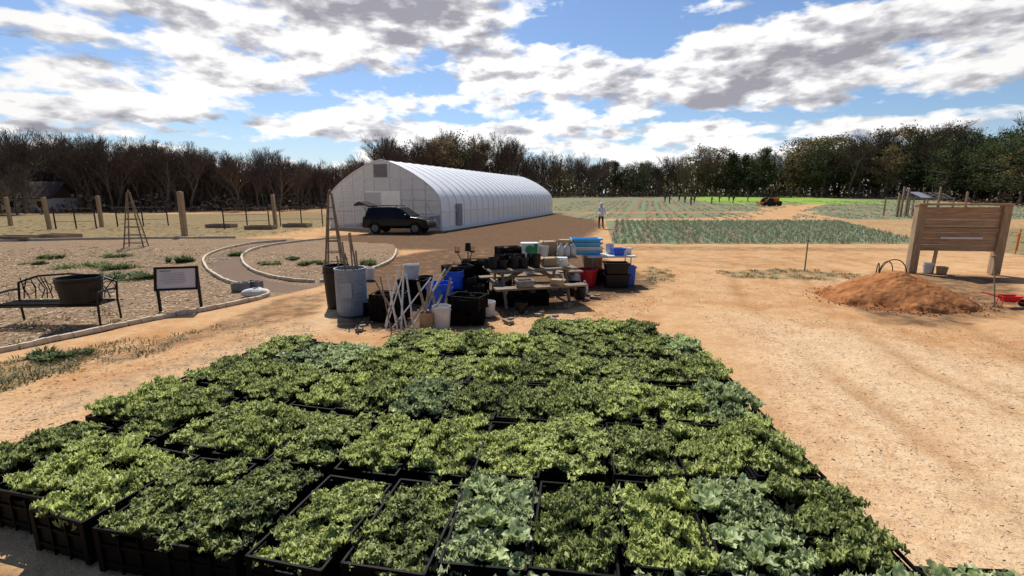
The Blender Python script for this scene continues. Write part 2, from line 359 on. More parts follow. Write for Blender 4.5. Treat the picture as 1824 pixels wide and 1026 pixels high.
col=mixc(edge(A['mc'][0],6,.3),col,mixc(nf,(.14,.092,.064),(.27,.19,.135)))
gr=mixc(ramp(nc,BW(.35,.6)),(.09,.09,.04),(.25,.215,.115))
col=mixc(mth('MULTIPLY',edge(A['ma'][1],3.0,1.5),.88),col,gr)
mp=N.new('ShaderNodeMapping'); mp.inputs['Rotation'].default_value=(0,0,math.radians(16)); L.new(PO,mp.inputs[0])
wv=N.new('ShaderNodeTexWave'); wv.inputs['Scale'].default_value=.14; wv.inputs['Distortion'].default_value=.6; wv.inputs['Detail'].default_value=2; L.new(mp.outputs[0],wv.inputs['Vector'])
cr=mixc(ramp(wv.outputs['Fac'],BW(.35,.6)),(.27,.20,.12),mixc(na,(.16,.19,.10),(.28,.29,.17)))
col=mixc(edge(A['mb'][0],5,.3,na),col,cr)
col=mixc(edge(A['mb'][1],4,.3,na),col,mixc(nb,(.22,.34,.05),(.32,.44,.09)))
L.new(col,B.inputs['Base Color'])
hh=mth('ADD',mth('ADD',mth('MULTIPLY',nb,.7),mth('MULTIPLY',nc,.22)),mth('MULTIPLY',nf,.5))
bp=N.new('ShaderNodeBump'); bp.inputs['Strength'].default_value=.8; bp.inputs['Distance'].default_value=.05; L.new(hh,bp.inputs['Height']); L.new(bp.outputs[0],B.inputs['Normal'])
# ---------------------------------------------------------------- numpy mesh helper (quads + tone)
def npmesh(name,V,Q,T,mat):
    me=bpy.data.meshes.new(name); V=np.asarray(V,np.float32);Q=np.asarray(Q,np.int32); k=Q.shape[1]
    me.vertices.add(len(V)); me.vertices.foreach_set('co',V.ravel())
    me.loops.add(Q.size); me.loops.foreach_set('vertex_index',Q.ravel())
    me.polygons.add(len(Q)); me.polygons.foreach_set('loop_start',np.arange(0,Q.size,k,dtype=np.int32))
    a=me.attributes.new('tone','FLOAT','POINT'); a.data.foreach_set('value',np.asarray(T,np.float32))
    me.materials.append(mat); me.update(calc_edges=True); me.validate(); return me
def quads(C,A1,B1,T):
    n=len(C); V=np.stack([C-A1-B1,C+A1-B1,C+A1*.7+B1,C-A1*.7+B1],1).reshape(-1,3)
    Q=np.arange(4*n).reshape(n,4); return V,Q,np.repeat(T,4)
def rdir(n):
    v=rng.normal(size=(n,3)); return v/np.linalg.norm(v,axis=1,keepdims=True)
def stuff(name,me,label=None):
    o=bpy.data.objects.new(name,me); S.collection.objects.link(o); o["kind"]="stuff"
    if label:o["label"]=label
    return o
# ---------------------------------------------------------------- kale and collards
def leafbed(kind,seed,w,l):
    r=np.random.default_rng(seed); Vs=[];Qs=[];Ts=[];o=0
    gx,gy=4,6
    for i in range(gx):
        for j in range(gy):
            fx_=(i+.5)/gx*2-1; fy_=(j+.5)/gy*2-1
            bx=fx_*w/2*.95+r.normal()*.018; by=fy_*l/2*.96+r.normal()*.024
            edge_=max(abs(fx_),abs(fy_))**3
            pt=r.uniform(.0,.9); ph=r.uniform(-.045,.045)-.035*edge_; big=r.uniform(.75,1.3)*(1-.10*edge_)
            pk='kale' if kind=='kale' or (kind=='mix' and r.random()<.5) else 'coll'
            n,mm=(17,7) if pk=='kale' else (9,7)
            nl=15 if pk=='kale' else 10
            for k in range(nl):
                a=k*2.4+r.uniform(0,.6); inner=k/nl
                if pk=='kale':
                    Ln=big*r.uniform(.08,.13)*(1.1-.30*inner); Wd=r.uniform(.022,.037); e0=math.radians(r.uniform(40,80)+15*inner); e1=math.radians(r.uniform(-50,15)+60*inner); kk=r.uniform(4.0,6.0); amp=.021
                else:
                    Ln=r.uniform(.09,.145)*(1.1-.35*inner); Wd=r.uniform(.026,.042); e0=math.radians(r.uniform(50,82)+8*inner); e1=math.radians(r.uniform(-15,50)+30*inner); kk=r.uniform(1.6,2.8); amp=.012
                s=np.linspace(0,1,n); e=e0+(e1-e0)*s; ds=Ln/(n-1)
                rr=np.cumsum(np.cos(e))*ds; zz=np.cumsum(np.sin(e))*ds
                wv=np.linspace(-1,1,mm); hw=Wd*np.sin(np.pi*np.clip(s*.9+.06,0,1))**.7*np.where(s<.2,.35,1)
                if pk=='kale': hw=hw*(1+.3*np.sin(kk*9*s+r.uniform(0,6)))
                D=np.array([math.cos(a),math.sin(a),0]); SD=np.array([-math.sin(a),math.cos(a),0])
                nr=np.stack([-np.sin(e)*D[0],-np.sin(e)*D[1],np.cos(e)],1)
                ruf=amp*np.abs(wv)[None,:]**1.3*np.sin(kk*2*np.pi*s[:,None]+r.uniform(0,6)+(wv>0)[None,:]*1.7)+.25*Wd*wv[None,:]**2
                Pt=np.array([bx,by,ph])+rr[:,None,None]*D+zz[:,None,None]*np.array([0,0,1])+ (hw[:,None]*wv[None,:])[...,None]*SD+ruf[...,None]*nr[:,None,:]
                Pt=Pt+r.normal(size=Pt.shape)*(.0048 if pk=='kale' else .0018)
                tone=np.clip(pt*.36+r.uniform(-.04,.24)+.18*np.abs(wv)[None,:]+.34*s[:,None]+.24*inner-.1,0,1)
                if pk!='kale': tone=np.clip(tone+.08+.25*(np.abs(wv)<.2)[None,:],0,1)
                Vs.append(Pt.reshape(-1,3)); Ts.append(np.broadcast_to(tone,(n,mm)).ravel())
                ix=np.arange(n*mm).reshape(n,mm)+o; Qs.append(np.stack([ix[:-1,:-1],ix[1:,:-1],ix[1:,1:],ix[:-1,1:]],-1).reshape(-1,4)); o+=n*mm
    return npmesh(kind+'_leaves',np.concatenate(Vs),np.concatenate(Qs),np.concatenate(Ts),M_kale if kind=='kale' else M_coll)
CW,CL,CH=.475,.80,.31
kales=[leafbed('kale',10+i,CW-.02,CL-.03) for i in range(7)]
colls=[leafbed('mix',30+i,CW-.0,CL-.01) for i in range(4)]
def crate_mesh(w,l,h,name='harvest_crate'):
    b=MB(); t=.010
    b.box((0,0,.012),(w-.05,l-.05,.024))
    for sx,sy,L_,rz in((0,-l/2,w,0),(0,l/2,w,0),(-w/2,0,l,math.pi/2),(w/2,0,l,math.pi/2)):
        c=Vector((sx,sy,0)); ax=Vector((math.cos(rz),math.sin(rz),0))
        inn=Vector((sx,sy,0))*(-.012/ (abs(sx)+abs(sy)))
        b.box(c+Vector((0,0,h-.010)),(L_+.010,.014,.020),rz)
        b.box(c+inn+Vector((0,0,h*.40)),(L_-.04,t,h*.72),rz)
        b.box(c+inn*.2+Vector((0,0,h*.62)),(L_-.03,.012,.018),rz)
        b.box(c+inn*.2+Vector((0,0,h*.22)),(L_-.03,.012,.018),rz)
        nrib=int(L_/.12)
        for i in range(nrib+1):
            p=c+ax*((i/nrib-.5)*(L_-.05)); b.box(p+Vector((0,0,h*.45)),(.012,.015,h*.86),rz)
        for sgn in(-1,1):
            b.box(c+inn+ax*sgn*(L_*.5-.02-(L_*.5-.09)/2)+Vector((0,0,h*.84)),(L_*.5-.09,t,h*.14),rz)
    for sx in(-1,1):
        for sy in(-1,1): b.box((sx*(w/2-.012),sy*(l/2-.012),h*.48),(.04,.04,h*.92))
    return b.mesh(name,M_crate)
CM=crate_mesh(CW,CL,CH)
SM=crate_mesh(.60,.42,.26,'black_crate')
def put_crate(x,y,hd,kind,z=0):
    o=bpy.data.objects.new('harvest_crate',CM); S.collection.objects.link(o); o.location=(x,y,z); o.rotation_euler[2]=-hd
    tag(o,'black plastic harvest crate on dirt full of '+('curly kale' if kind=='kale' else 'mixed broad leaved greens'),'crate','crates of greens packed together on the dirt')
    me_=random.choice(kales if kind=='kale' else colls)
    k=bpy.data.objects.new('kale_plants' if kind=='kale' else 'collard_plants',me_); S.collection.objects.link(k)
    k.location=(x+random.uniform(-.01,.01),y+random.uniform(-.015,.015),z+CH-.03+random.uniform(-.035,.03)); k.rotation_euler[2]=-hd+(math.pi if random.random()<.5 else 0)+random.uniform(-.03,.03); s=random.uniform(.95,1.07); k.scale=(s,s,random.uniform(.85,1.4))
    tag(k,'curly green kale heads filling a black crate' if kind=='kale' else 'pale green collard and kale leaves filling a crate','plants','crops growing in the crates')
for i in range(12):
    f=i/11; X0=-3.82+.526*i; hd=math.radians(16-11*f)
    y0=np.interp(i,[0,1,2,3,5,6,12],[3.55,3.30,3.08,2.92,2.70,2.66,2.60]); n=[4,4,4,5,5,5,5,6,6,6,6,6][i]
    for j in range(-1 if i>=7 else 0,n):
        if i==11 and j==5: continue
        dd=j*.89
        kind='kale'
        if i==11 and j!=3: kind='coll' if random.random()<.75 else 'kale'
        if i==10 and j in(-1,0): kind='coll'
        if j==-1: kind='coll'
        if (i,j) in((5,2),(1,3),(2,3),(7,0)): kind='coll'
        gap=.015 if (i in(3,6,7,9)) else 0
        put_crate(X0+math.sin(hd)*dd+random.uniform(-.018,.018)+gap,y0+math.cos(hd)*dd+random.uniform(-.028,.028),hd+math.radians(random.uniform(-3.0,3.0)),kind)
put_crate(2.42,1.85,.05,'coll'); put_crate(2.35,1.0,.05,'coll')
# ---------------------------------------------------------------- high tunnel
gh=thing('high_tunnel_greenhouse','white plastic film high tunnel with arched ribs and framed end wall','greenhouse',(-12.7,33.7,0),math.radians(-18.4))
GW,GL=8.6,30.0
half=[(0,0),(0,1.0),(.02,1.9),(.22,2.35),(.6,2.75),(1.2,3.2),(2.0,3.68),(2.9,4.12),(3.7,4.42),(4.3,4.55)]
prof=half+[(GW-a,c) for a,c in half[::-1][1:]]
b=MB(); nr=25; vs=[]; 
for j in range(nr*2+1):
    yv=j*GL/(nr*2); sag=.012 if j%2 else 0
    for (a,c) in prof:
        vs.append((a+(GW/2-a)*sag*.35*(1 if c>.5 else 0),yv,c-sag*(1 if c>2 else 0)))
k=len(prof)
b.add(vs,[(j*k+i,(j+1)*k+i,(j+1)*k+i+1,j*k+i+1) for j in range(nr*2) for i in range(k-1)])
b.obj('film_cover',M_film,gh,smooth=True)
for j in range(nr+1):
    b=MB(); yv=j*GL/nr; b.tube([(a+(GW/2-a)*-.004,yv,c+.006) for a,c in prof],.02,5)
    b.obj('arched_rib',M_wframe,gh)
for xx in(-.05,GW+.05):
    b=MB(); b.box((xx,GL/2,.12),(.05,GL,.26)); b.obj('base_board',M_wframe,gh)
    b=MB(); b.cyl((xx,0,1.25),(xx,GL,1.25),.03,n=6); b.obj('side_rail',M_wframe,gh)
def endwall(yv,door):
    b=MB(); pts=[(a,yv,c) for a,c in prof]
    if door:
        dz=2.55
        def top(xv): return float(np.interp(xv,[p[0] for p in prof],[p[1] for p in prof]))
        cuts=[.0,.22,.6,1.2,2.0,2.9]; 
        for i in range(len(cuts)-1):
            a,c=cuts[i],cuts[i+1]; za=top(a) if a>0 else 1.9; zc=top(c)
            b.add([(a,yv,0),(c,yv,0),(c,yv,zc),(a,yv,za)],[(0,1,2,3)])
            b.add([(GW-a,yv,0),(GW-c,yv,0),(GW-c,yv,zc),(GW-a,yv,za)],[(3,2,1,0)])
        cc=[2.9,3.7,4.3,4.9,5.7]
        for i in range(4): b.add([(cc[i],yv,dz),(cc[i+1],yv,dz),(cc[i+1],yv,top(cc[i+1])),(cc[i],yv,top(cc[i]))],[(0,1,2,3)])
    else: b.add(pts,[tuple(range(len(pts)))])
    return b
endwall(0,True).obj('end_wall_film',M_filmc,gh)
endwall(GL,False).obj('rear_wall_film',M_film,gh)
b=MB(); tops=lambda xv: float(np.interp(xv,[p[0] for p in prof],[p[1] for p in prof]))
for xv in(.05,1.1,2.0,2.9,5.7,6.6,7.5,GW-.05): b.box((xv,-.04,(tops(xv) if .1<xv<GW-.1 else 1.95)/2),(.07,.05,tops(xv) if .1<xv<GW-.1 else 1.95))
for xv in(3.7,4.9): b.box((xv,-.04,(2.55+tops(xv))/2),(.07,.05,tops(xv)-2.55))
for z0,x0,x1 in((.1,0,2.9),(1.05,0,2.9),(1.95,0,2.9),(.1,5.7,GW),(1.05,5.7,GW),(1.95,5.7,GW),(2.62,.5,GW-.5),(3.3,1.5,GW-1.5)): b.box(((x0+x1)/2,-.075,z0),(x1-x0,.03,.07))
for i in range(len(prof)-1): b.bar((prof[i][0],-.03,prof[i][1]),(prof[i+1][0],-.03,prof[i+1][1]),.09)
b.bar((0,-.1,.1),(1.1,-.1,1.95),.05); b.bar((GW,-.1,.1),(GW-1.1,-.1,1.95),.05)
b.obj('end_wall_frame',M_wframe,gh)
b=MB(); b.box((4.3,-.10,3.85),(1.0,.03,.85)); 
for i in range(6): b.box((4.3,-.125,3.52+i*.13),(.9,.03,.05),rx=.5)
b.obj('gable_vent',M_greyp,gh)
b=MB(); b.box((3.6,-.12,1.27),(1.35,.03,2.4)); b.obj('sliding_door',M_filmc,gh)
b=MB()
for xv in(2.95,4.25): b.box((xv,-.15,1.27),(.06,.03,2.4))
for zv in(.1,1.25,2.45): b.box((3.6,-.15,zv),(1.3,.03,.06))
b.obj('door_frame',M_wframe,gh)
b=MB(); b.box((GW+.08,2.6,.95),(.05,.9,1.5)); b.box((GW+.12,2.6,1.05),(.03,.6,.9)); b.obj('side_hatch',M_greyp,gh)
for i in range(4):
    b=MB(); b.box((1.5+i*1.9,14,.15),(1.0,24,.3)); b.obj('planting_bed',M_bed,gh)
# ---------------------------------------------------------------- car
car=thing('parked_car','dark sport utility car parked with its rear hatch raised','car',(-6.85,29.4,0),math.radians(-9),None,.92)
def wat(zv): return float(np.interp(zv,[.3,.55,1.05,1.3,1.75],[.88,.93,.92,.84,.68]))
def shell(poly,nm,mat):
    bm=MB(); n=len(poly); vs=[(px,-wat(pz),pz) for px,pz in poly]+[(px,wat(pz),pz) for px,pz in poly]
    fs=[(i,i+n,(i+1)%n+n,(i+1)%n) for i in range(n)]+[tuple(range(n)),tuple(range(2*n-1,n-1,-1))]
    bm.add(vs,fs); return bm.obj(nm,mat,car,bevel=.03)
def arch(cx): return [(cx+.40*math.cos(t),.36+.40*math.sin(t)) for t in np.linspace(0,math.pi,9)]
low=[(2.15,.36),(2.22,.6),(2.16,.86),(1.95,.97),(1.5,1.06),(1.05,1.10),(-2.05,1.10),(-2.18,.95),(-2.22,.6),(-2.12,.36)]
poly=low+arch(-1.36)[::-1]+arch(1.36)[::-1]
shell(poly,'body',M_carp)
shell([(1.1,1.10),(.62,1.45),(.25,1.68),(-.2,1.74),(-1.5,1.72),(-1.88,1.66),(-2.05,1.10)],'cabin',M_carp)
def side_win(pts,sgn,nm):
    bm=MB(); vs=[(px,sgn*(wat(pz)+.006),pz) for px,pz in pts]; n=len(vs)
    vs+=[(px,sgn*(wat(pz)-.03),pz) for px,pz in pts]
    fs=[tuple(range(n)),tuple(range(2*n-1,n-1,-1))]+[(i,i+n,(i+1)%n+n,(i+1)%n) for i in range(n)]
    bm.add(vs,fs); bm.obj(nm,M_glass,car)
for sg in(-1,1):
    side_win([(.88,1.16),(.55,1.42),(.2,1.60),(-.1,1.63),(-.1,1.16)],sg,'window')
    side_win([(-.17,1.16),(-.17,1.63),(-1.0,1.63),(-1.05,1.16)],sg,'window')
    side_win([(-1.12,1.16),(-1.07,1.62),(-1.55,1.60),(-1.85,1.2)],sg,'window')
b=MB(); b.add([(1.06,-.82,1.135),(1.06,.82,1.135),(.33,.66,1.665),(.33,-.66,1.665)],[(0,1,2,3)]); b.obj('windscreen',M_glass,car,loc=(.015,0,.01))
for cxw in(1.36,-1.36):
    for sg in(-1,1):
        wh=bpy.data.objects.new('wheel',None); S.collection.objects.link(wh); wh.parent=car; wh.location=(cxw,sg*.80,.36)
        b=MB(); b.cyl((0,-.11,0),(0,.11,0),.36,n=24); b.obj('tyre',M_rubber,wh,bevel=.03)
        b=MB(); b.cyl((0,sg*.10,0),(0,sg*.125,0),.22,n=20)
        for i in range(5):
            t=i*2*math.pi/5; b.bar((0,sg*.13,0),(.2*math.cos(t),sg*.13,.2*math.sin(t)),.05,.03)
        b.obj('rim',M_chrome,wh)
for sg in(-1,1):
    b=MB(); b.box((2.12,sg*.68,.80),(.16,.36,.15),rz=-sg*.2); b.obj('headlight',M_lamp,car,bevel=.03)
    b=MB(); b.box((-2.12,sg*.80,.95),(.14,.16,.3)); b.obj('tail_light',M_rlamp,car,bevel=.02)
    b=MB(); b.box((.80,sg*1.0,1.18),(.12,.2,.14)); b.obj('wing_mirror',M_carp,car,bevel=.03)
    b=MB(); b.cyl((.1,sg*.6,1.80),(-1.6,sg*.6,1.79),.02,n=6); b.box((.1,sg*.6,1.76),(.06,.04,.06)); b.box((-1.6,sg*.6,1.76),(.06,.04,.06)); b.obj('roof_rail',M_carp,car)
    for xx in(.2,-.8):
        b=MB(); b.box((xx-.1,sg*.945,1.0),(.2,.03,.03)); b.obj('door_handle',M_carp,car)
b=MB(); b.box((2.2,0,.62),(.06,.9,.22)); b.box((2.19,0,.42),(.08,1.5,.12)); b.obj('grille',M_black,car)
b=MB(); b.box((-2.2,0,.5),(.12,1.7,.22)); b.obj('rear_bumper',M_black,car,bevel=.02)
b=MB()
def slab(b,a,c,w,t):
    (x0,z0),(x1,z1)=a,c; dx,dz=x1-x0,z1-z0; l_=math.hypot(dx,dz); ox,oz=-dz/l_*t/2,dx/l_*t/2
    vs=[(x0+ox,-w,z0+oz),(x1+ox,-w,z1+oz),(x1-ox,-w,z1-oz),(x0-ox,-w,z0-oz)]; vs+=[(a_,-b_,c_) for a_,b_,c_ in vs]
    b.add(vs,[(0,1,2,3),(7,6,5,4),(0,4,5,1),(1,5,6,2),(2,6,7,3),(3,7,4,0)])
slab(b,(-1.8,1.74),(-2.5,2.02),.68,.08); slab(b,(-2.5,2.02),(-2.85,1.82),.68,.09)
b.obj('raised_hatch',M_carp,car)
for sg in(-1,1):
    b=MB(); b.bar((-2.0,sg*.62,1.4),(-2.35,sg*.62,1.93),.025); b.obj('hatch_strut',M_black,car)
# ---------------------------------------------------------------- people
def person_mesh(name,pose=0):
    J=[('pel',(0,0,.95),.15),('sp',(0,0.01,1.12),.14),('ch',(0,0,1.32),.165),('nk',(0,0,1.48),.065),('hd',(0,.01,1.58),.095),('ht',(0,.0,1.69),.085)]
    E=[('pel','sp'),('sp','ch'),('ch','nk'),('nk','hd'),('hd','ht')]
    for s_,k in((-1,'l'),(1,'r')):
        bend=.10 if pose==0 else .42
        J+=[('hip'+k,(s_*.10,0,.88),.105),('kn'+k,(s_*.12,.04 if k=='l' else -.04,.48),.068),('an'+k,(s_*.13,.02 if k=='l' else -.1,.08),.046),('to'+k,(s_*.14,.02-.17 if k=='l' else -.27,.04),.04)]
        E+=[('pel','hip'+k),('hip'+k,'kn'+k),('kn'+k,'an'+k),('an'+k,'to'+k)]
        J+=[('sh'+k,(s_*.20,0,1.40),.07),('el'+k,(s_*.27,.03,1.13),.052),('wr'+k,(s_*.26,-bend,.92+(.12 if pose else 0)),.034),('pa'+k,(s_*.26,-bend-.03,.84+(.12 if pose else 0)),.034)]
        E+=[('ch','sh'+k),('sh'+k,'el'+k),('el'+k,'wr'+k),('wr'+k,'pa'+k)]
        for q_,(dy,ln) in enumerate(((-.03,.075),(-.01,.085),(.01,.08),(.028,.06))):
            J.append(('f%d'%q_+k,(s_*.255,-bend-.03+dy,.84+(.12 if pose else 0)-ln),.010)); E.append(('pa'+k,'f%d'%q_+k))
        J.append(('th'+k,(s_*.225,-bend-.07,.86+(.12 if pose else 0)),.012)); E.append(('wr'+k,'th'+k))
    ix={j[0]:i for i,j in enumerate(J)}
    me_=bpy.data.meshes.new(name); me_.from_pydata([j[1] for j in J],[(ix[a],ix[c]) for a,c in E],[])
    o=bpy.data.objects.new(name,me_); S.collection.objects.link(o)
    md=o.modifiers.new('Skin','SKIN'); 
    for i,j in enumerate(J):
        sv=me_.skin_vertices[0].data[i]; f=.78 if j[0] in('ch','sp','pel') else 1; sv.radius=(j[2],j[2]*f); sv.use_root=(i==0)
    ss=o.modifiers.new('Sub','SUBSURF'); ss.levels=1; ss.render_levels=1
    dg=bpy.context.evaluated_depsgraph_get(); m2=bpy.data.meshes.new_from_object(o.evaluated_get(dg)); bpy.data.objects.remove(o)
    return m2
def color_person(m2,mats):
    m2.materials.clear()
    for q_ in mats: m2.materials.append(q_)
    for p in m2.polygons:
        zc=p.center.z; xc=abs(p.center.x); p.use_smooth=True
        if zc>1.5: p.material_index=0
        elif xc>.2 and zc<.93: p.material_index=0
        elif zc>.86: p.material_index=1
        elif zc>.1: p.material_index=2
        else: p.material_index=3
def make_person(label,loc,rz,topm,pose,hood=False):
    m2=person_mesh('person',pose); color_person(m2,[M_skin,topm,M_pants,M_rubber])
    o=bpy.data.objects.new('person',m2); S.collection.objects.link(o); o.location=loc; o.rotation_euler[2]=rz; tag(o,label,'person')
    b=MB()
    if hood: b.sph((0,.045,1.635),(.125,.125,.15),12,8)
    else: b.sph((0,.03,1.66),(.105,.115,.115),12,8)
    b.obj('hood' if hood else 'hair',topm if hood else M_hair,o,smooth=True)
    b=MB(); b.sph((0,-.105,1.61),(.016,.022,.026),6,5); b.obj('nose',M_skin,o,smooth=True)
    for sx in(-.035,.035):
        b=MB(); b.sph((sx,-.088,1.64),(.012,.01,.009),6,5); b.obj('eye',M_rubber,o)
    b=MB(); b.box((0,-.088,1.565),(.045,.012,.01)); b.obj('mouth',M_red,o)
    b=MB(); b.lathe([(.165,.84),(.18,.95),(.165,1.1),(.19,1.3),(.15,1.42),(.08,1.47)],14); bo=b.obj('jacket',topm,o,smooth=True); bo.scale=(1.08,.82,1)
    return o
px,py=G(1070,407)
p0=make_person('person in a pale hooded jacket and dark trousers standing on soil',(px,py,0),.3,M_hood,1,True)
wk=make_person('distant person in a dark jacket working in crop rows',(31,84,float(terr(31,84))),1.0,M_coat,1)
wk["group"]="people working in the far field"; wkids=[c for c in wk.children]
for pxx,yy in((1188,90),(1215,92),(1232,94),(1262,88),(1275,96),(1300,92),(1325,99),(1292,101),(1205,99),(1180,96)):
    X_=(pxx-912)/F*yy; dup(wk,wkids,(X_,yy,float(terr(X_,yy))),random.uniform(0,6),(.9,.9,.9))
X_=(1365-912)/F*82
tk=thing('tractor','orange tractor with cultivator working among crop rows','tractor',(X_,82,float(terr(X_,82))),.15)
b=MB(); b.box((.75,0,.95),(1.4,.6,.6)); b.box((.75,0,1.28),(1.3,.5,.1)); b.box((-.3,0,.85),(1.1,.7,.45)); b.obj('body',M_orange,tk,bevel=.05)
for xx,rr,w_ in((-.6,.68,.75),(1.2,.42,.65)):
    for sg in(-1,1):
        b=MB(); b.cyl((xx,sg*w_-.15,rr),(xx,sg*w_+.15,rr),rr,n=18); b.cyl((xx,sg*w_-.17,rr),(xx,sg*w_+.17,rr),rr*.5,n=12); b.obj('wheel',M_rubber,tk)
b=MB(); b.box((-.45,0,1.25),(.45,.45,.1)); b.box((-.66,0,1.5),(.08,.45,.45)); b.obj('seat',M_black,tk)
b=MB(); 
for sg in(-1,1): b.bar((-.9,sg*.45,1.0),(-.9,sg*.45,2.1),.06)
b.bar((-.9,-.45,2.1),(-.9,.45,2.1),.06); b.obj('roll_bar',M_black,tk)
b=MB(); b.cyl((.1,0,1.25),(-.1,0,1.55),.02,n=6); b.cyl((-.12,0,1.54),(-.1,0,1.57),.2,n=14); b.obj('steering_wheel',M_black,tk)
b=MB(); b.box((-1.9,0,.55),(.2,2.0,.15)); b.bar((-.9,0,.7),(-1.9,0,.6),.1)
for i in range(7): b.bar((-1.9,-.9+i*.3,.5),(-2.0,-.9+i*.3,.02),.05)
b.obj('cultivator',M_orange,tk)
# ---------------------------------------------------------------- generic items
def bucket(loc,r,h,mat,label,cat='bucket',name='bucket',handle=True,grp=None):
    e=thing(name,label,cat,loc,random.uniform(0,6),grp)
    b=MB(); b.lathe([(r*.82,0),(r*.84,.01),(r*.99,h*.82),(r*1.04,h*.83),(r*1.04,h*.87),(r,h*.88),(r,h),(r*1.03,h),(r*.96,h),(r*.95,h*.8),(r*.8,.02)],24); b.obj('tub',mat,e,smooth=False)
    if handle:
        b=MB(); pts=[(r*1.05*math.cos(t),.25*r*math.sin(t)+.02,h*.85-.55*r*math.sin(t)) for t in np.linspace(0,math.pi,9)]; b.tube(pts,.005,5); b.obj('handle',M_metal,e)
    return e
def bcrate(loc,rz,label,grp='black crates around the picnic table'):
    o=bpy.data.objects.new('plastic_crate',SM); S.collection.objects.link(o); o.location=loc; o.rotation_euler[2]=rz; return tag(o,label,'crate',grp)
def cbox(loc,d,rz,mat,label,name='cardboard_box',cat='box',lid=True):
    e=thing(name,label,cat,loc,rz)
    b=MB(); b.box((0,0,d[2]/2),d,tp=1.03); b.obj('body',mat,e,bevel=.008)
    b=MB()
    if lid:
        for sg in(-1,1): b.box((sg*d[0]*.56,0,d[2]*.98),(d[0]*.25,d[1]*.95,.008),ry=sg*.6)
    b.box((0,-d[1]*.515,d[2]*.6),(d[0]*.4,.006,d[2]*.12)); b.obj('flaps' if lid else 'panel',mat,e)
    return e
def tote(loc,d,rz,mat,label,name='storage_tote'):
    e=thing(name,label,'tote',loc,rz)
    b=MB(); w,l,h=d
    vs=[];
    for k_,zz in((.85,0),(1,h),(.96,h),(.82,.02)):
        vs+=[(-w/2*k_,-l/2*k_,zz),(w/2*k_,-l/2*k_,zz),(w/2*k_,l/2*k_,zz),(-w/2*k_,l/2*k_,zz)]
    fs=[(3,2,1,0),(12,13,14,15)]
    for j in range(3):
        for i in range(4): fs.append((j*4+i,j*4+(i+1)%4,j*4+4+(i+1)%4,j*4+4+i))
    b.add(vs,fs); b.obj('body',mat,e,bevel=.01)
    b=MB()
    for sx,sy,L_,rr in((0,-l/2,w,0),(0,l/2,w,0),(-w/2,0,l,math.pi/2),(w/2,0,l,math.pi/2)): b.box((sx,sy,h-.02),(L_+.04,.035,.04),rr)
    b.obj('rim',mat,e,bevel=.006); return e
x_,y_=G(620,566)
dr=thing('plastic_drum','pale blue grey plastic drum holding wooden stakes','drum',(x_,y_+.28,0),0,None,.96)
b=MB(); pr=[(.27,0),(.29,.02),(.30,.1)]
for i in range(9):
    zz=.12+i*.085; pr+=[(.30,zz),(.304,zz+.02),(.304,zz+.05),(.30,zz+.07)]
pr+=[(.30,.92),(.312,.93),(.312,.96),(.285,.96),(.28,.1)]
b.lathe(pr,28); b.obj('barrel',M_drum,dr)
b=MB(); b.box((.0,-.302,.55),(.22,.012,.3)); b.obj('label_patch',pm('pale_label',(.36,.42,.48),(.3,.36,.42),bump=0),dr)
for i in range(9):
    b=MB(); a=random.uniform(0,6.28); r_=random.uniform(.02,.2); b.bar((r_*math.cos(a),r_*math.sin(a),.1),(r_*1.1*math.cos(a)-.12+random.uniform(-.1,.1),r_*1.1*math.sin(a),random.uniform(1.15,1.65)),.03,.02)
    st=b.obj('wooden_stake',M_wood,None,loc=(x_,y_+.28,0)); tag(st,'thin weathered wooden stake standing in a drum','stake','stakes standing in the drum')
x_,y_=G(590,556)
bucket((x_,y_+.45,0),.27,.88,M_black,'tall black bin standing behind a blue grey drum','bin','rubbish_bin',False)
def obelisk(px,py,h,w,rz):
    x_,y_=G(px,py); e=thing('obelisk_trellis','tall narrow wooden pyramid trellis standing in mulch','trellis',(x_,y_,0),rz,'wooden pyramid trellises')
    for sx in(-1,1):
        for sy in(-1,1):
            b=MB(); b.bar((sx*w/2,sy*w/2,0),(sx*.05,sy*.05,h),.04); b.obj('leg',M_wood,e)
    for k_ in range(6):
        b=MB(); t=.08+k_*.15; q_=w/2*(1-t)+.05*t+.02; zz=h*t
        for sg in(-1,1): b.box((0,sg*q_,zz),(2*q_,.02,.03)); b.box((sg*q_,0,zz+.02),(.02,2*q_,.03))
        b.obj('slat_ring',M_wood,e)
    b=MB(); b.box((0,0,h+.03),(.14,.14,.05)); b.sph((0,0,h+.1),(.05,.05,.06)); b.obj('finial',M_wood,e)
obelisk(243,440,2.35,.72,.4); obelisk(597,478,2.3,.5,.2)
x_,y_=G(712,594)
PP=[(-.15,.05,-.32,.15,.95),(-.05,.08,-.22,.2,.98),(.0,.1,.02,.4,1.02),(.12,.05,-.1,.3,.9),(.2,.2,.05,.45,.95),(.05,.12,-.45,.35,.80),(-.2,.3,.45,.65,.85),(.15,.3,.7,.7,1.0),(.3,.2,.52,.6,.9),(-.3,.25,.0,.35,.9),(.05,.35,.85,.9,1.1),(-.35,.4,-.1,.6,1.05)]
for i,(bx,by,tx,ty,hz) in enumerate(PP):
    b=MB(); b.cyl((x_+bx,y_+by,.01),(x_+tx,y_+ty,hz),.016 if i%3 else .012,n=8); o=b.obj('white_pipe',M_white if i%5 else M_wood,None); tag(o,'thin pale pipe leaning on black crates','pipe','pipes leaning in a heap')
for i in range(7):
    b=MB(); bx=x_+.28+i*.06; by=y_+.12+.05*i; b.bar((bx,by,.01),(bx+random.uniform(-.25,.3),by+.35,random.uniform(.4,.85)),.045,.02); o=b.obj('timber_offcut',M_board,None); tag(o,'reddish timber offcut leaning among pipes and buckets','plank','timber offcuts')
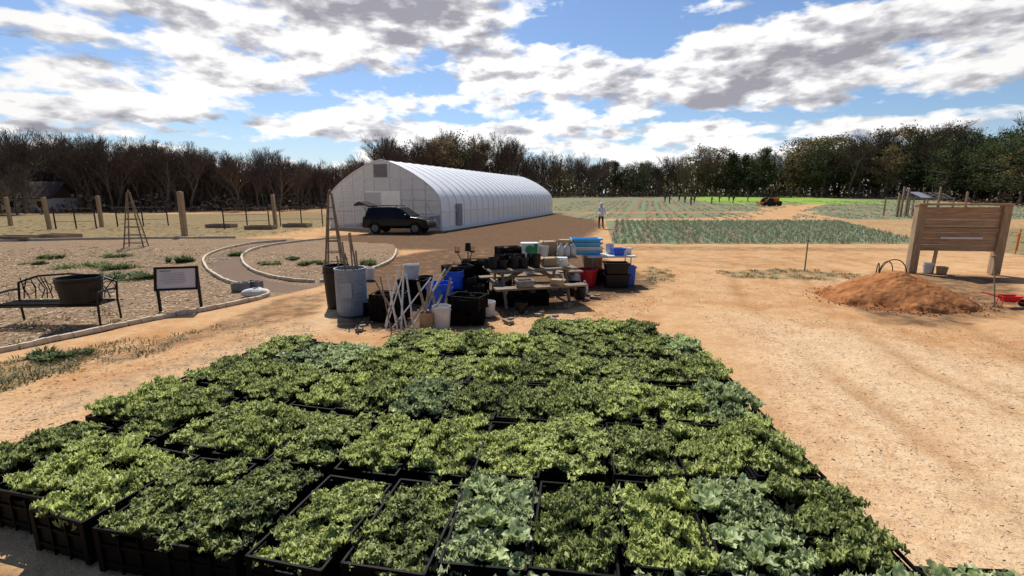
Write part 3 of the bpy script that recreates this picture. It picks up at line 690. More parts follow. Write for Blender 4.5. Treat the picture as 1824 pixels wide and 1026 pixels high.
for i,(px,py,zz) in enumerate([(690,575,0),(690,575,.26),(662,562,0),(735,542,0),(735,542,.26),(832,580,0),(832,580,.26)]):
    x_,y_=G(px,py); bcrate((x_,y_+.22,zz),random.uniform(-.35,.35),'empty black plastic crate stacked near the picnic table')
x_,y_=G(731,542); bucket((x_,y_+.25,.52),.17,.31,M_white,'white bucket standing on black crates')
x_,y_=G(785,588); bucket((x_,y_+.14,0),.165,.40,M_white,'white plastic bucket with wire handle on dirt')
x_,y_=G(867,565); bucket((x_,y_+.14,0),.165,.28,M_white,'small white bucket on dirt beside the picnic table')
x_,y_=G(783,566); bucket((x_,y_+.1,.0),.25,.66,M_blue,'bright blue plastic tub beside black crates','tub','plastic_tub',False)
x_,y_=G(810,540); bucket((x_,y_+.1,.0),.20,.70,M_blue,'bright blue plastic tub beside black crates','tub','plastic_tub',False)
x_,y_=G(757,534); bucket((x_,y_+.2,.0),.18,.5,M_black,'black planting pot beside blue tubs','pot','plant_pot',False)
x_,y_=G(757,592); bucket((x_,y_+.2,.0),.13,.3,M_card,'tan planting pot among leaning timber','pot','plant_pot',False)
x_,y_=G(655,500); bucket((x_,y_+.2,.0),.15,.32,M_white,'white bucket standing on brown soil')
tx,ty=G(945,545); ty+=.5; trz=math.radians(16)
def picnic(loc,rz):
    e=thing('picnic_table','weathered wooden picnic table cluttered with pots and boxes','picnic table',loc,rz,'weathered picnic tables')
    b=MB()
    for i in range(5): b.box((0,-.3+i*.15,.74),(1.95,.14,.04))
    b.obj('table_top',M_wood,e,bevel=.006)
    for sg in(-1,1):
        b=MB(); [b.box((0,sg*(.66+k_*.14),.45),(1.95,.13,.04)) for k_ in(0,1)]; b.obj('seat',M_wood,e,bevel=.006)
    for sx in(-1,1):
        b=MB()
        for sg in(-1,1): b.bar((sx*.7,sg*.28,.72),(sx*.7,sg*.62,.0),.04,.09)
        b.box((sx*.745,0,.40),(.04,1.6,.09)); b.box((sx*.745,0,.69),(.04,.72,.07)); b.obj('leg',M_wood,e)
    b=MB(); b.bar((-.7,0,.42),(-.15,0,.70),.04,.08); b.bar((.7,0,.42),(.15,0,.70),.04,.08); b.obj('brace',M_wood,e)
picnic((tx,ty,0),trz)
def on(tloc,rz,lx,ly,z): return (tloc[0]+lx*math.cos(rz)-ly*math.sin(rz),tloc[1]+lx*math.sin(rz)+ly*math.cos(rz),z)
T1=(tx,ty)
LB='empty black plastic crate beside the picnic table'
for z_,r_ in((0,.2),(.26,-.1),(.52,.15)): bcrate(on(T1,trz,-1.5,.55,z_),trz+r_,LB)
for z_,r_ in((0,0),(.26,.2),(.52,-.1)): bcrate(on(T1,trz,-.95,1.35,z_),trz+r_,LB)
for i,(lx,ly,rr) in enumerate(((-.3,-.95,.3),(.35,-1.0,.05),(-.75,-.3,.1))):
    bcrate(on(T1,trz,lx*.6-.2,ly*.25,.0),rr,'empty black plastic crate under the picnic table')
for i in range(2):
    for j in range(5):
        bucket(on(T1,trz,-.87+j*.235+random.uniform(-.03,.03),-.12+i*.27+random.uniform(-.03,.03),.762),.115,random.uniform(.17,.29),M_black,'black nursery pot standing on the picnic table','pot','plant_pot',False,'black nursery pots')
for lx,ly,zz,r_,h_ in((-1.6,-.1,0,.17,.34),(-1.25,-.35,0,.15,.3),(1.2,.4,0,.18,.3),(1.15,-.1,0,.14,.26),(-.2,1.35,0,.2,.8),(-.5,-1.0,0,.13,.22),(-1.15,.1,0,.14,.4),(-1.3,.3,0,.16,.55)):
    bucket(on(T1,trz,lx,ly,zz),r_,h_,M_black,'black nursery pot standing beside the picnic table','pot','plant_pot',False,'black nursery pots')
cbox(on(T1,trz,.45,.05,.762),(.30,.24,.18),.3,M_card,'shallow cardboard box on the picnic table'); 
cbox(on(T1,trz,.80,.15,.762),(.24,.2,.16),-.2,M_white,'shallow white tray box on the picnic table','tray_box','box',False)
bucket(on(T1,trz,.72,-.2,.762),.09,.16,M_white,'small white bucket on the picnic table')
bucket(on(T1,trz,.25,.78,.47),.13,.24,M_white,'white bucket on the picnic bench')
tote(on(T1,trz,-.35,-.73,.472),(.34,.24,.14),.3,M_conc,'small grey tub on the picnic bench'); cbox(on(T1,trz,.35,-.73,.472),(.26,.2,.12),-.3,M_card,'small open cardboard box on the picnic bench')
T2=(tx+.25,ty+1.9); picnic((T2[0],T2[1],0),trz-.1)
e=cbox(on(T2,trz,-.25,-.15,.762),(.42,.34,.36),.1,M_white,'white box with a green printed label on a table','printed_box','box',False)
b=MB(); b.cyl((-.02,-.19,.2),(-.02,-.176,.2),.11,n=20); b.box((.13,-.185,.2),(.09,.012,.3)); b.obj('printed_mark',M_green,e)
cbox(on(T2,trz,.35,.1,.762),(.36,.3,.36),.2,M_card,'brown cardboard box with open flaps on a table'); cbox(on(T2,trz,.75,.0,.762),(.3,.26,.40),-.2,M_card,'brown cardboard box with open flaps on a table')
bucket(on(T2,trz,.1,-.2,.762),.14,.27,M_white,'white bucket standing on a picnic table')
bcrate(on(T2,trz,-.75,.0,.762),trz+.1,'empty black plastic crate on a picnic table')
def jug(loc,label='white plastic jug with handle among the clutter'):
    e=thing('plastic_jug',label,'jug',loc,random.uniform(0,6),'white plastic jugs')
    b=MB(); b.lathe([(.07,0),(.085,.01),(.085,.2),(.06,.26),(.025,.29),(.025,.32),(.03,.325),(.005,.335)],14); b.obj('body',M_white,e,smooth=True)
    b=MB(); b.tube([(.07,0,.22),(.11,0,.2),(.11,0,.12),(.08,0,.09)],.012); b.obj('handle',M_white,e)
for lx,ly,zz in((.95,.9,0),(1.15,.75,0),(-.5,1.0,.0),(1.3,1.5,0),(1.45,.3,0)): jug(on(T1,trz,lx,ly,zz))
for k_ in range(3): jug(on(T2,trz,.55+k_*.17,-.25,.762),'white plastic jug with handle on a table')
for i in range(3):
    e=thing('garden_tool','garden tool with wooden handle leaning on stacked crates','garden tool',on(T1,trz,-1.3+i*.25,1.75,0),random.uniform(-.5,.5),'garden tools leaning together')
    b=MB(); lx=random.uniform(-.5,.5); hz=random.uniform(.85,1.05); b.cyl((0,0,0),(lx,-.25,hz),.014,n=7); b.obj('handle',M_wood,e)
    b=MB(); 
    if i%2: b.box((lx*1.08,-.27,hz+.09),(.15,.02,.2),tp=.8)
    else: b.box((lx,-.25,hz+.02),(.12,.03,.04)); [b.box((lx-.05+k_*.05,-.25,hz+.09),(.012,.015,.12)) for k_ in range(3)]
    b.obj('tool_head',M_iron,e)
x_,y_=G(1046,510); e=thing('laundry_basket','red plastic basket beside the picnic table','basket',(x_,y_+.1,0))
b=MB(); b.lathe([(.21,.0),(.22,.02),(.27,.40),(.29,.41),(.29,.44),(.26,.44),(.2,.03)],20); b.obj('basket_body',M_red,e)
b=MB(); 
for t in(0,math.pi): b.tube([(math.cos(t)*.28,-.09,.44),(math.cos(t)*.30,-.07,.50),(math.cos(t)*.30,.07,.50),(math.cos(t)*.28,.09,.44)],.012)
b.obj('handle',M_red,e)
tote(G(1066,498)+(0,),(.4,.3,.3),.3,M_red,'red plastic tub beside a red basket')
def sack(loc,r,label,mat=M_bag):
    b=MB(); b.sph((0,0,r[2]*.9),r,18,12,.10); b.box((r[0]*.2,0,r[2]*1.75),(r[0]*.5,r[1]*.3,r[2]*.35),rz=.4,ry=.3)
    o=b.obj('sack',mat,None,smooth=True,loc=loc,rz=random.uniform(0,3)); tag(o,label,'sack')
x_,y_=G(1024,512); sack((x_,y_+.1,0.0),(.2,.16,.22),'crumpled white plastic sack beside a red basket')
fx,fy=G(1092,512); fy+=.6; frz=.05
e=thing('folding_table','white folding table with trays and tubs on top','table',(fx,fy,0),frz)
b=MB(); b.box((0,0,.74),(1.25,.65,.045)); b.obj('table_top',M_white,e,bevel=.01)
for sx in(-1,1):
    b=MB(); b.tube([(sx*.5,-.26,0),(sx*.5,-.26,.72),(sx*.5,.26,.72),(sx*.5,.26,0)],.014); b.obj('leg',M_greyp,e)
FT=(fx,fy)
for i in range(4): 
    o=tote(on(FT,frz,-.62,0.1,.765+i*.105),(.76,.45,.11),frz+random.uniform(-.05,.05),M_white if i==1 else M_cyan,'light blue plastic tray in a stack on a white table','seed_tray'); o["group"]="stacked trays"
tote(on(FT,frz,.2,-.08,.765),(.30,.24,.18),.1,M_blue,'small blue tub on a white folding table'); tote(on(FT,frz,.48,.1,.765),(.2,.2,.16),.4,M_white,'small white tub on a white folding table')
bucket(on(FT,frz,.05,.2,.765),.11,.26,M_white,'small white bucket on a folding table')
tote(on(FT,frz,.05,-.5,0),(.62,.42,.34),.1,M_black,'large black tote in front of a folding table'); tote(on(FT,frz,.05,-.5,.35),(.58,.40,.28),.0,M_black,'large black tote stacked on another tote')
tote(on(FT,frz,.48,-.25,0),(.26,.26,.5),.0,M_blue,'blue bin beside black totes'); tote(on(FT,frz,-.45,-.05,0),(.5,.4,.4),.2,M_black,'black tote under a folding table')
cbox(on(FT,frz,-.35,.6,0),(.5,.4,.9),.1,M_card,'tall cardboard box behind a folding table')
for px,py in((960,562),(905,575),(1060,532),(640,588),(930,558),(1010,548),(985,570)):
    x_,y_=G(px,py); b=MB(); b.box((0,0,.03),(.22,.12,.05),rz=random.uniform(0,3)); b.box((.05,.04,.07),(.1,.08,.03),rz=.5); o=b.obj('timber_scrap',M_wood,None,loc=(x_,y_,0)); tag(o,'short timber scrap lying on the dirt','timber scrap','timber scraps')
# ---------------------------------------------------------------- left garden
x_,y_=G(86,581); bs=.88; be=thing('garden_bench','black wrought iron garden bench with branch pattern back on mulch','bench',(x_,y_+.25,0),math.radians(4),None,bs)
b=MB()
for i in range(7): b.bar((-.98,-.22+i*.07,.43),(.98,-.22+i*.07,.43),.012,.05)
b.obj('seat',M_iron,be)
b=MB(); b.tube([(-.98,.28,.45),(-.98,.33,.80),(-.6,.36,.93),(0,.37,.97),(.6,.36,.93),(.98,.33,.80),(.98,.28,.45)],.022)
for i in range(16):
    a=-.9+i*.115; b.tube([(a,.3,.46),(a+random.uniform(-.12,.12),.33,.66),(a+random.uniform(-.18,.18),.35,.90)],.011,5)
for i in range(6):
    cx_=-.8+i*.32; b.tube([(cx_+.13*math.cos(t),.345,.68+.13*math.sin(t)) for t in np.linspace(0,2*math.pi,13)],.009,5)
b.obj('backrest',M_iron,be)
for sx in(-1,1):
    b=MB(); b.tube([(sx*.98,-.28,0),(sx*.98,-.26,.45),(sx*.98,-.25,.66),(sx*.98,.1,.68),(sx*.98,.32,.66)],.022); b.tube([(sx*.98,.3,0),(sx*.98,.28,.45)],.022); b.tube([(sx*.98,-.26,.42),(sx*.98,.28,.42)],.016); b.obj('leg',M_iron,be)
b=MB(); b.bar((-.98,-.26,.40),(.98,-.26,.40),.03); b.obj('front_rail',M_iron,be)
bucket((x_+.47,y_+.24,.401),.34,.45,M_black,'large round black planter tub resting on the iron bench','planter','planter_tub',False)
x_,y_=G(322,553); e=thing('information_sign','small framed information sign on two black legs in mulch','sign',(x_,y_,0),math.radians(14),None,.94)
b=MB(); b.box((0,0,.70),(.72,.02,.44),rx=-.25); b.obj('sign_panel',M_paper,e)
b=MB()
for zz in(-.23,.23): b.box((0,math.sin(.25)*zz*1.0,.70+zz*.97),(.80,.05,.045),rx=-.25)
for sg in(-1,1): b.box((sg*.39,0,.70),(.045,.05,.50),rx=-.25)
b.obj('frame',M_iron,e)
for sg in(-1,1):
    b=MB(); b.box((sg*.39,.03,.42),(.05,.045,.88)); b.obj('leg',M_iron,e)
b=MB()
for i in range(7): 
    zz=.12-i*.036; b.box((-.05+random.uniform(-.02,.02),math.sin(.25)*zz-.013,.70+zz*.97),(random.uniform(.35,.5),.004,.006),rx=-.25)
b.box((-.2,math.sin(.25)*.165-.013,.70+.165*.97),(.2,.004,.022),rx=-.25); b.obj('faded_print',M_ink,e)
def block(loc,rz):
    b=MB(); b.box((0,0,.1),(.4,.2,.02)); b.box((0,-.09,.1),(.4,.025,.2)); b.box((0,.09,.1),(.4,.025,.2)); [b.box((q_,0,.1),(.03,.16,.19)) for q_ in(-.185,0,.185)]
    o=b.obj('concrete_block',M_conc,None,loc=loc,rz=rz,bevel=.004); tag(o,'grey hollow concrete block on the bed edging','concrete block','concrete blocks')
x_,y_=G(425,522); block((x_-.1,y_+.3,0),.4); block((x_+.08,y_+.55,0),-.3)
x_,y_=G(448,530); sack((x_,y_+.12,0),(.28,.17,.10),'flat white sack lying on the bed edging')
def edging(pts,label,w=.09,h=.07):
    P_=[Vector((*G(*p),0)) for p in pts]; out=[]
    for i in range(len(P_)-1):
        a,b_,c,d_=P_[max(i-1,0)],P_[i],P_[i+1],P_[min(i+2,len(P_)-1)]
        for t in np.linspace(0,1,6)[:-1]: out.append(.5*((2*b_)+(-a+c)*t+(2*a-5*b_+4*c-d_)*t*t+(-a+3*b_-3*c+d_)*t**3))
    out.append(P_[-1]); b=MB()
    for i in range(len(out)-1):
        b.bar(out[i]+Vector((random.uniform(-.012,.012),random.uniform(-.012,.012),h/2)),out[i+1]+Vector((0,0,h/2+random.uniform(-.01,.012))),h*random.uniform(.9,1.15),w*random.uniform(.9,1.1))
    o=b.obj('bed_edging',M_stone,None,bevel=.012); tag(o,label,'edging','pale edging around the mulch beds')
edging([(-260,685),(0,629),(130,600),(250,575),(350,556),(430,540),(478,527),(460,516),(410,504),(385,492),(366,476),(366,458),(400,444),(450,434),(510,429)],'pale stone edging curving around a mulch bed')
edging([(600,424),(520,432),(460,442),(434,454),(432,466),(445,480),(475,492),(520,500),(560,503)],'pale stone edging along a curved garden path')
edging([(570,503),(620,495),(670,478),(700,462),(706,446)],'pale stone edging at the rounded end of a bed')
edging([(-300,436),(0,430),(200,426),(420,424)],'pale edging along the far side of a bed',.14,.08)
for px,py,hh_,w_ in((88,408,2.1,.2),(182,404,2.2,.2),(330,421,2.45,.24),(491,404,2.3,.22),(20,402,2.1,.2),(-60,408,2.2,.2)):
    x_,y_=G(px,py); b=MB(); b.box((0,0,hh_/2),(w_,w_,hh_),ry=random.uniform(-.03,.03)); b.box((0,0,hh_+.02),(w_*.9,w_*.9,.04),tp=.7); o=b.obj('wooden_post',M_post,None,loc=(x_,y_,0),bevel=.012); tag(o,'thick square wooden post standing in the garden','post','wooden garden posts')
def trellis(p0,p1,label,hh_=1.5):
    a=Vector((*G(*p0),0)); c=Vector((*G(*p1),0)); e=thing('rail_fence',label,'fence',a); d_=c-a
    n=max(2,int(d_.length/1.6))
    for i in range(n+1):
        b=MB(); b.box(d_*(i/n)+Vector((0,0,hh_/2)),(.06,.06,hh_)); b.obj('upright',M_iron,e)
    for zz in(.5,.95,1.4):
        b=MB(); b.bar(Vector((0,0,zz)),d_+Vector((0,0,zz)),.03,.03); b.obj('rail',M_wood,e)
trellis((100,408),(172,407),'thin wooden rail trellis between garden posts'); trellis((400,408),(480,405),'thin wooden rail trellis between garden posts'); trellis((500,402),(575,402),'thin wooden rail trellis near the greenhouse'); trellis((210,404),(300,402),'thin wooden rail trellis between garden posts')
for px,py in((105,425),(465,408),(395,405),(530,404),(30,428)):
    x_,y_=G(px,py); e=thing('raised_planter','low pale timber raised planter box on grass','planter',(x_,y_,0),random.uniform(-.1,.1),'raised planter boxes')
    b=MB(); 
    for sy in(-1,1): b.box((0,sy*.45,.12),(1.8,.05,.24))
    for sx in(-1,1): b.box((sx*.875,0,.12),(.05,.85,.24))
    b.obj('timber_sides',M_wood,e); b=MB(); b.box((0,0,.10),(1.7,.84,.18)); b.obj('soil',M_bed,e)
def tuft(n,rad,h,seed,wid=.012,lean=.7):
    r=np.random.default_rng(seed)
    a=r.uniform(0,6.28,n); rr=rad*np.sqrt(r.uniform(0,1,n)); base=np.stack([rr*np.cos(a),rr*np.sin(a),np.zeros(n)],1)
    a2=a+r.normal(size=n)*.8; ln=h*r.uniform(.5,1.1,n); le=lean*r.uniform(.2,1.2,n)
    d_=np.stack([np.cos(a2)*le,np.sin(a2)*le,np.ones(n)],1); d_/=np.linalg.norm(d_,axis=1,keepdims=True)
    sd_=np.stack([-np.sin(a2),np.cos(a2),np.zeros(n)],1)*wid
    mid=base+d_*(ln*.55)[:,None]; tip=base+d_*ln[:,None]+np.stack([np.cos(a2)*ln*.25,np.sin(a2)*ln*.25,-ln*.12],1)
    V=np.stack([base-sd_,base+sd_,mid+sd_,mid-sd_,tip+sd_*.15,tip-sd_*.15],1).reshape(-1,3)
    i0=np.arange(n)*6; Q=np.concatenate([np.stack([i0,i0+1,i0+2,i0+3],1),np.stack([i0+3,i0+2,i0+4,i0+5],1)])
    return V,Q,np.repeat(r.uniform(.1,.9,n),6)
def clump(rad,h,seed):
    r=np.random.default_rng(seed); Vs=[];Qs=[];Ts=[];o=0
    for i in range(9):
        V,Q,T=tuft(60,rad*r.uniform(.18,.4),h*r.uniform(.4,1.1),seed*10+i,.012,1.1); a=r.uniform(0,6.28); q_=rad*math.sqrt(r.uniform(0,1)); Vs.append(V+np.array([q_*math.cos(a)*1.2,q_*math.sin(a)*.9,0])); Qs.append(Q+o); Ts.append(np.clip(T+r.uniform(-.3,.3),0,1)); o+=len(V)
    return np.concatenate(Vs),np.concatenate(Qs),np.concatenate(Ts)
for px,py,r_,h_ in((140,474,.75,.22),(205,478,.4,.3),(215,492,.45,.22),(245,496,.4,.2),(320,466,.35,.35),(205,457,.4,.22),(560,470,.4,.2),(520,462,.3,.15),(110,632,.3,.13),(660,470,.3,.2),(90,460,.3,.2),(420,455,.25,.2),(60,470,.3,.15),(480,470,.3,.15)):
    x_,y_=G(px,py); V,Q,T=clump(r_,h_,int(px)); o=bpy.data.objects.new('low_garden_plant',npmesh('plant',V,Q,T,M_weed)); S.collection.objects.link(o); o.location=(x_,y_,0); tag(o,'low spreading green plant growing in mulch','plant','low plants in the beds')
def scatter_tufts(name,pts,n,rad,h,mat,label,wid=.006):
    Vs=[];Qs=[];Ts=[];o=0
    bank=[tuft(n,rad,h,900+i,wid,.9) for i in range(6)]
    for (x_,y_) in pts:
        V,Q,T=bank[rng.integers(6)]; s=rng.uniform(.5,1.3); Vs.append(V*s+np.array([x_,y_,float(terr(x_,y_))-.01])); Qs.append(Q+o); Ts.append(np.clip(T+rng.uniform(-.2,.2),0,1)); o+=len(V)
    return stuff(name,npmesh(name,np.concatenate(Vs),np.concatenate(Qs),np.concatenate(Ts),mat),label)
def rnd_in(poly,n):
    P_=np.array(poly); mn=P_.min(0);mx=P_.max(0); out=[]
    while len(out)<n:
        p=rng.uniform(mn,mx); ins=False
        for i in range(len(P_)):
            x1,y1=P_[i];x2,y2=P_[(i+1)%len(P_)]
            if (y1>p[1])!=(y2>p[1]) and p[0]<(x2-x1)*(p[1]-y1)/(y2-y1)+x1: ins=not ins
        if ins: out.append(tuple(p))
    return out
gp=rnd_in(GP([(-60,664),(0,645),(130,620),(190,628),(100,668),(0,700),(-60,715)]),110)+rnd_in(GP([(130,620),(330,592),(400,575),(300,622),(100,668)]),45)+rnd_in(GP([(1270,482),(1400,477),(1560,488),(1500,500),(1300,494)]),90)+rnd_in(GP([(1140,470),(1190,478),(1215,500),(1150,508)]),40)+rnd_in(GP([(0,560),(200,545),(300,560),(0,620)]),30)+rnd_in(GP([(0,440),(330,436),(350,520),(0,560)]),90)+rnd_in([(19,15),(26,15),(45,30),(30,32),(20,24)],200)+rnd_in([(-40,26),(-13,27),(-13,34),(-45,45)],500)
scatter_tufts('grass_tufts',gp,22,.11,.06,M_grass,'short scattered grass tufts')
def chips(poly,n,s0,s1,asp=.35):
    pts=np.array(rnd_in(poly,n)); C=np.concatenate([pts,rng.uniform(.002,.014,(n,1))],1); a=rng.uniform(0,6.28,n); s=rng.uniform(s0,s1,n)
    A1=np.stack([np.cos(a)*s,np.sin(a)*s,rng.normal(size=n)*.12*s],1); B1=np.stack([-np.sin(a)*s*asp,np.cos(a)*s*asp,rng.normal(size=n)*.10*s],1)
    return quads(C,A1,B1,rng.uniform(0,1,n))
def joinq(lst):
    Vs=[];Qs=[];Ts=[];o=0
    for V,Q,T in lst: Vs.append(V);Qs.append(Q+o);Ts.append(T);o+=len(V)
    return np.concatenate(Vs),np.concatenate(Qs),np.concatenate(Ts)
V,Q,T=joinq([chips(GP([(-80,445),(480,440),(380,470),(400,510),(470,528),(350,550),(0,622),(-80,640)]),9000,.012,.045),chips(GP([(450,450),(700,448),(680,470),(560,498),(450,480)]),2500,.012,.04),
  chips(GP([(1330,560),(1824,600),(1900,1100),(1560,1080),(1380,740)]),8000,.005,.020,.14),chips(GP([(1180,480),(1500,500),(1480,600),(1300,600),(1180,520)]),2000,.01,.025,.2),chips(GP([(600,600),(860,590),(1150,560),(1200,520),(700,520)]),1500,.01,.03),chips(GP([(0,660),(500,560),(600,600),(0,800)]),3500,.006,.025,.15)])
stuff('wood_chips',npmesh('wood_chips',V,Q,T,M_chip),'scattered pale wood chips and straw')
# ---------------------------------------------------------------- right side
xl,yl=G(1634,488); bd=thing('wooden_board_sign','large blank board of horizontal planks between two thick posts','sign',(xl+1.1,yl+.1,0),math.radians(-7))
b=MB()
for i in range(7): b.box((0,.0,.76+i*.183),(2.0,.045,.177))
b.obj('plank_panel',M_board,bd,bevel=.006)
for sg in(-1,1):
    b=MB(); b.box((sg*1.12,0,1.0),(.22,.2,2.0)); b.obj('post',M_post,bd,bevel=.01)
b=MB(); b.box((0,0,2.03),(2.5,.24,.06)); b.obj('top_cap',M_board,bd)
b=MB(); b.box((.05,-.06,1.06),(1.1,.04,.06)); b.obj('pale_strip',M_white,bd)
b=MB(); b.box((0,-.05,1.3),(1.98,.05,.08)); b.bar((-.6,-.08,.02),(-.55,-.05,.74),.07); b.obj('batten',M_board,bd)
b=MB(); n=100; mmx,mmy=G(1648,548); vs=[];
for j in range(n+1):
    for i in range(n+1):
        u=(i/n*2-1);v_=(j/n*2-1); r_=math.hypot(u,v_)
        nz=mnoise.fractal(Vector((u*2.4,v_*2.4,2)),1,2,5)
        h_=.62*max(0,1-(r_*(1+.20*nz))**1.5)*(1-.12*u)+(.10*nz+.025*mnoise.noise(Vector((u*22,v_*22,0)))+random.uniform(0,.012))*max(0,min(1,(1-r_)*3))
        vs.append((u*1.5,v_*1.3,h_-(.04 if r_>=.97 else -.0)))
b.add(vs,[(j*(n+1)+i,j*(n+1)+i+1,(j+1)*(n+1)+i+1,(j+1)*(n+1)+i) for j in range(n) for i in range(n)])
o=b.obj('dirt_mound',M_mound,None,smooth=True,loc=(mmx,mmy+.8,0)); tag(o,'low heap of loose orange brown soil beside a wooden board','dirt heap')
cl=MB()
for i in range(800):
    a=random.uniform(0,6.28); r_=random.uniform(.35,1.25); x_=mmx+math.cos(a)*1.5*r_; y_=mmy+.8+math.sin(a)*1.3*r_; s=random.uniform(.006,.025)
    hz=.54*max(0,1-r_**1.5); cl.sph((x_,y_,hz+s*.4),(s,s*.9,s*.7),5,4,.2)
o=cl.obj('soil_clods',M_mound,None); o["kind"]="stuff"; o["label"]='loose clods of orange soil'
x_,y_=G(1590,490)
for i in range(3):
    b=MB(); rr=.40-.07*i; b.tube([(rr*math.cos(t),.12*i,rr*1.15*math.sin(t)) for t in np.linspace(0,math.pi,15)],.014,6); o=b.obj('wire_hoop',M_iron,None,loc=(x_,y_+.1*i,0),rz=.4*i); tag(o,'curved thin dark hoop stuck in the soil','hoop','hoops beside the soil heap')
x_,y_=G(1657,487); bucket((x_,y_+.1,0),.15,.3,M_white,'white bucket standing under the wooden board')
x_,y_=G(1682,489); bucket((x_,y_+.1,0),.14,.22,M_card,'tan pot standing under the wooden board','pot','plant_pot',False)
x_,y_=G(1796,545); e=thing('wheelbarrow','small red wheelbarrow beside the soil heap','wheelbarrow',(x_,y_,0),1.2,None,.68)
b=MB(); vs=[(-.15,-.12,.15),(.15,-.12,.15),(.15,.2,.15),(-.15,.2,.15),(-.24,-.3,.38),(.24,-.3,.38),(.24,.3,.36),(-.24,.3,.36),(-.22,-.28,.38),(.22,-.28,.38),(.22,.28,.36),(-.22,.28,.36),(-.13,-.1,.17),(.13,-.1,.17),(.13,.18,.17),(-.13,.18,.17)]
vs=[(a*.8,c*.8,d_*.9) for a,c,d_ in vs]
fs=[(3,2,1,0),(12,13,14,15)]
for j in range(3):
    for i in range(4): fs.append((j*4+i,j*4+(i+1)%4,j*4+4+(i+1)%4,j*4+4+i))
b.add(vs,fs); b.obj('tray',M_red,e)
b=MB(); b.cyl((-.03,-.34,.12),(.03,-.34,.12),.12,n=16); b.obj('wheel',M_rubber,e)
for sg in(-1,1):
    b=MB(); b.bar((sg*.04,-.34,.12),(sg*.2,.62,.36),.025); b.bar((sg*.15,.2,.24),(sg*.15,.24,0),.02); b.obj('handle',M_red,e)
x_,y_=G(1780,548)
b=MB(); b.cyl((0,0,0),(.1,.3,1.0),.014,n=7); b.box((.1,.3,1.02),(.12,.03,.03)); o=b.obj('tool_handle',M_wood,None,loc=(x_,y_+.1,0)); tag(o,'wooden tool handle stuck upright in the soil','tool')
for px,py,hh_,mt in((1433,482,.95,M_wood),(1811,447,.9,M_orange),(1808,452,.8,M_orange)):
    x_,y_=G(px,py); b=MB(); b.box((0,0,hh_/2),(.03,.03,hh_)); b.box((0,0,hh_-.03),(.05,.04,.05)); o=b.obj('marker_stake',mt,None,loc=(x_,y_,0)); tag(o,'thin upright marker stake in the dirt','stake')
px0=(1612-912)/F*54
pv=thing('open_pavilion','open timber frame shelter with roof ribs and tables inside','shelter',(px0,53,0),.12); pv.scale=(.8,.9,.95)
for xx in(-3.3,-1.1,1.1,3.3):
    for yy in(-1.6,1.6): b=MB(); b.box((xx,yy,1.0),(.13,.13,2.0)); b.obj('post',M_wood,pv)
b=MB()
for yy in(-1.6,1.6): b.box((0,yy,2.06),(6.8,.12,.12))
for i in range(6):
    xx=-1.6+i*.9; b.bar((xx,-1.6,2.1),(xx,0,2.7),.05); b.bar((xx,1.6,2.1),(xx,0,2.7),.05)
b.bar((-1.6,0,2.7),(2.9,0,2.7),.05); b.obj('roof_frame',M_conc,pv)
b=MB(); b.add([(-1.7,-1.7,2.12),(-.2,-1.7,2.12),(-.2,0,2.75),(-1.7,0,2.75)],[(0,1,2,3)]); b.obj('roof_sheet',M_greyp,pv)
for xx,hh_ in((-3.4,3.1),(-2.9,2.8),(-3.8,2.4),(3.3,2.6),(.4,3.1)):
    b=MB(); b.box((0,0,hh_/2),(.16,.16,hh_)); b.box((0,0,hh_+.02),(.14,.14,.04),tp=.7); o=b.obj('wooden_post',M_wood,None,loc=(px0+xx,51,0)); tag(o,'tall weathered post beside an open shelter','post','wooden garden posts')
for i in range(6):
    xx=px0-2.2+i*.85; cbox((xx,49.6,0.0),(.6,.6,.5+.15*(i%3)),.1*i,[M_conc,M_wood,M_bag][i%3],'crate or bin standing in front of an open shelter','storage_box','box',False)
e=thing('work_table','long wooden work table under an open shelter','table',(px0+.3,52.6,0),.1); b=MB(); b.box((0,0,.85),(3.4,.9,.06)); b.obj('table_top',M_wood,e)
for sx in(-1,1):
    for sy in(-1,1): b=MB(); b.box((sx*1.6,sy*.4,.41),(.09,.09,.82)); b.obj('leg',M_wood,e)
hx=(45-912)/F*58; e=thing('white_house','low white sided house with brown pitched roof among bare trees','house',(hx-4.0,65,0),.15,None,.85)
b=MB(); b.box((0,0,1.1),(6.5,6,2.2)); b.obj('wall',M_siding,e)
b=MB(); b.add([(-3.9,-3.5,2.1),(3.9,-3.5,2.1),(3.9,0,4.6),(-3.9,0,4.6),(-3.9,3.5,2.1),(3.9,3.5,2.1),(-3.9,-3.5,2.25),(3.9,-3.5,2.25),(3.9,0,4.75),(-3.9,0,4.75),(-3.9,3.5,2.25),(3.9,3.5,2.25)],[(0,3,2,1),(3,4,5,2),(6,7,8,9),(9,8,11,10),(0,1,7,6),(4,10,11,5),(1,2,8,7),(2,5,11,8),(0,6,9,3),(3,9,10,4)]); b.obj('roof',M_roof,e)
for sx in(-3.25,3.25):
    b=MB(); b.add([(sx,-3,2.2),(sx,3,2.2),(sx,0,4.4)],[(0,2,1)]); b.obj('gable',M_roof,e)
for xx in(-2.0,2.0):
    b=MB(); b.box((xx,-3.02,1.3),(.9,.05,.9)); b.obj('window',M_glass,e)
b=MB(); b.box((0,-3.02,1.0),(.9,.05,1.95)); b.obj('door',M_greyp,e)
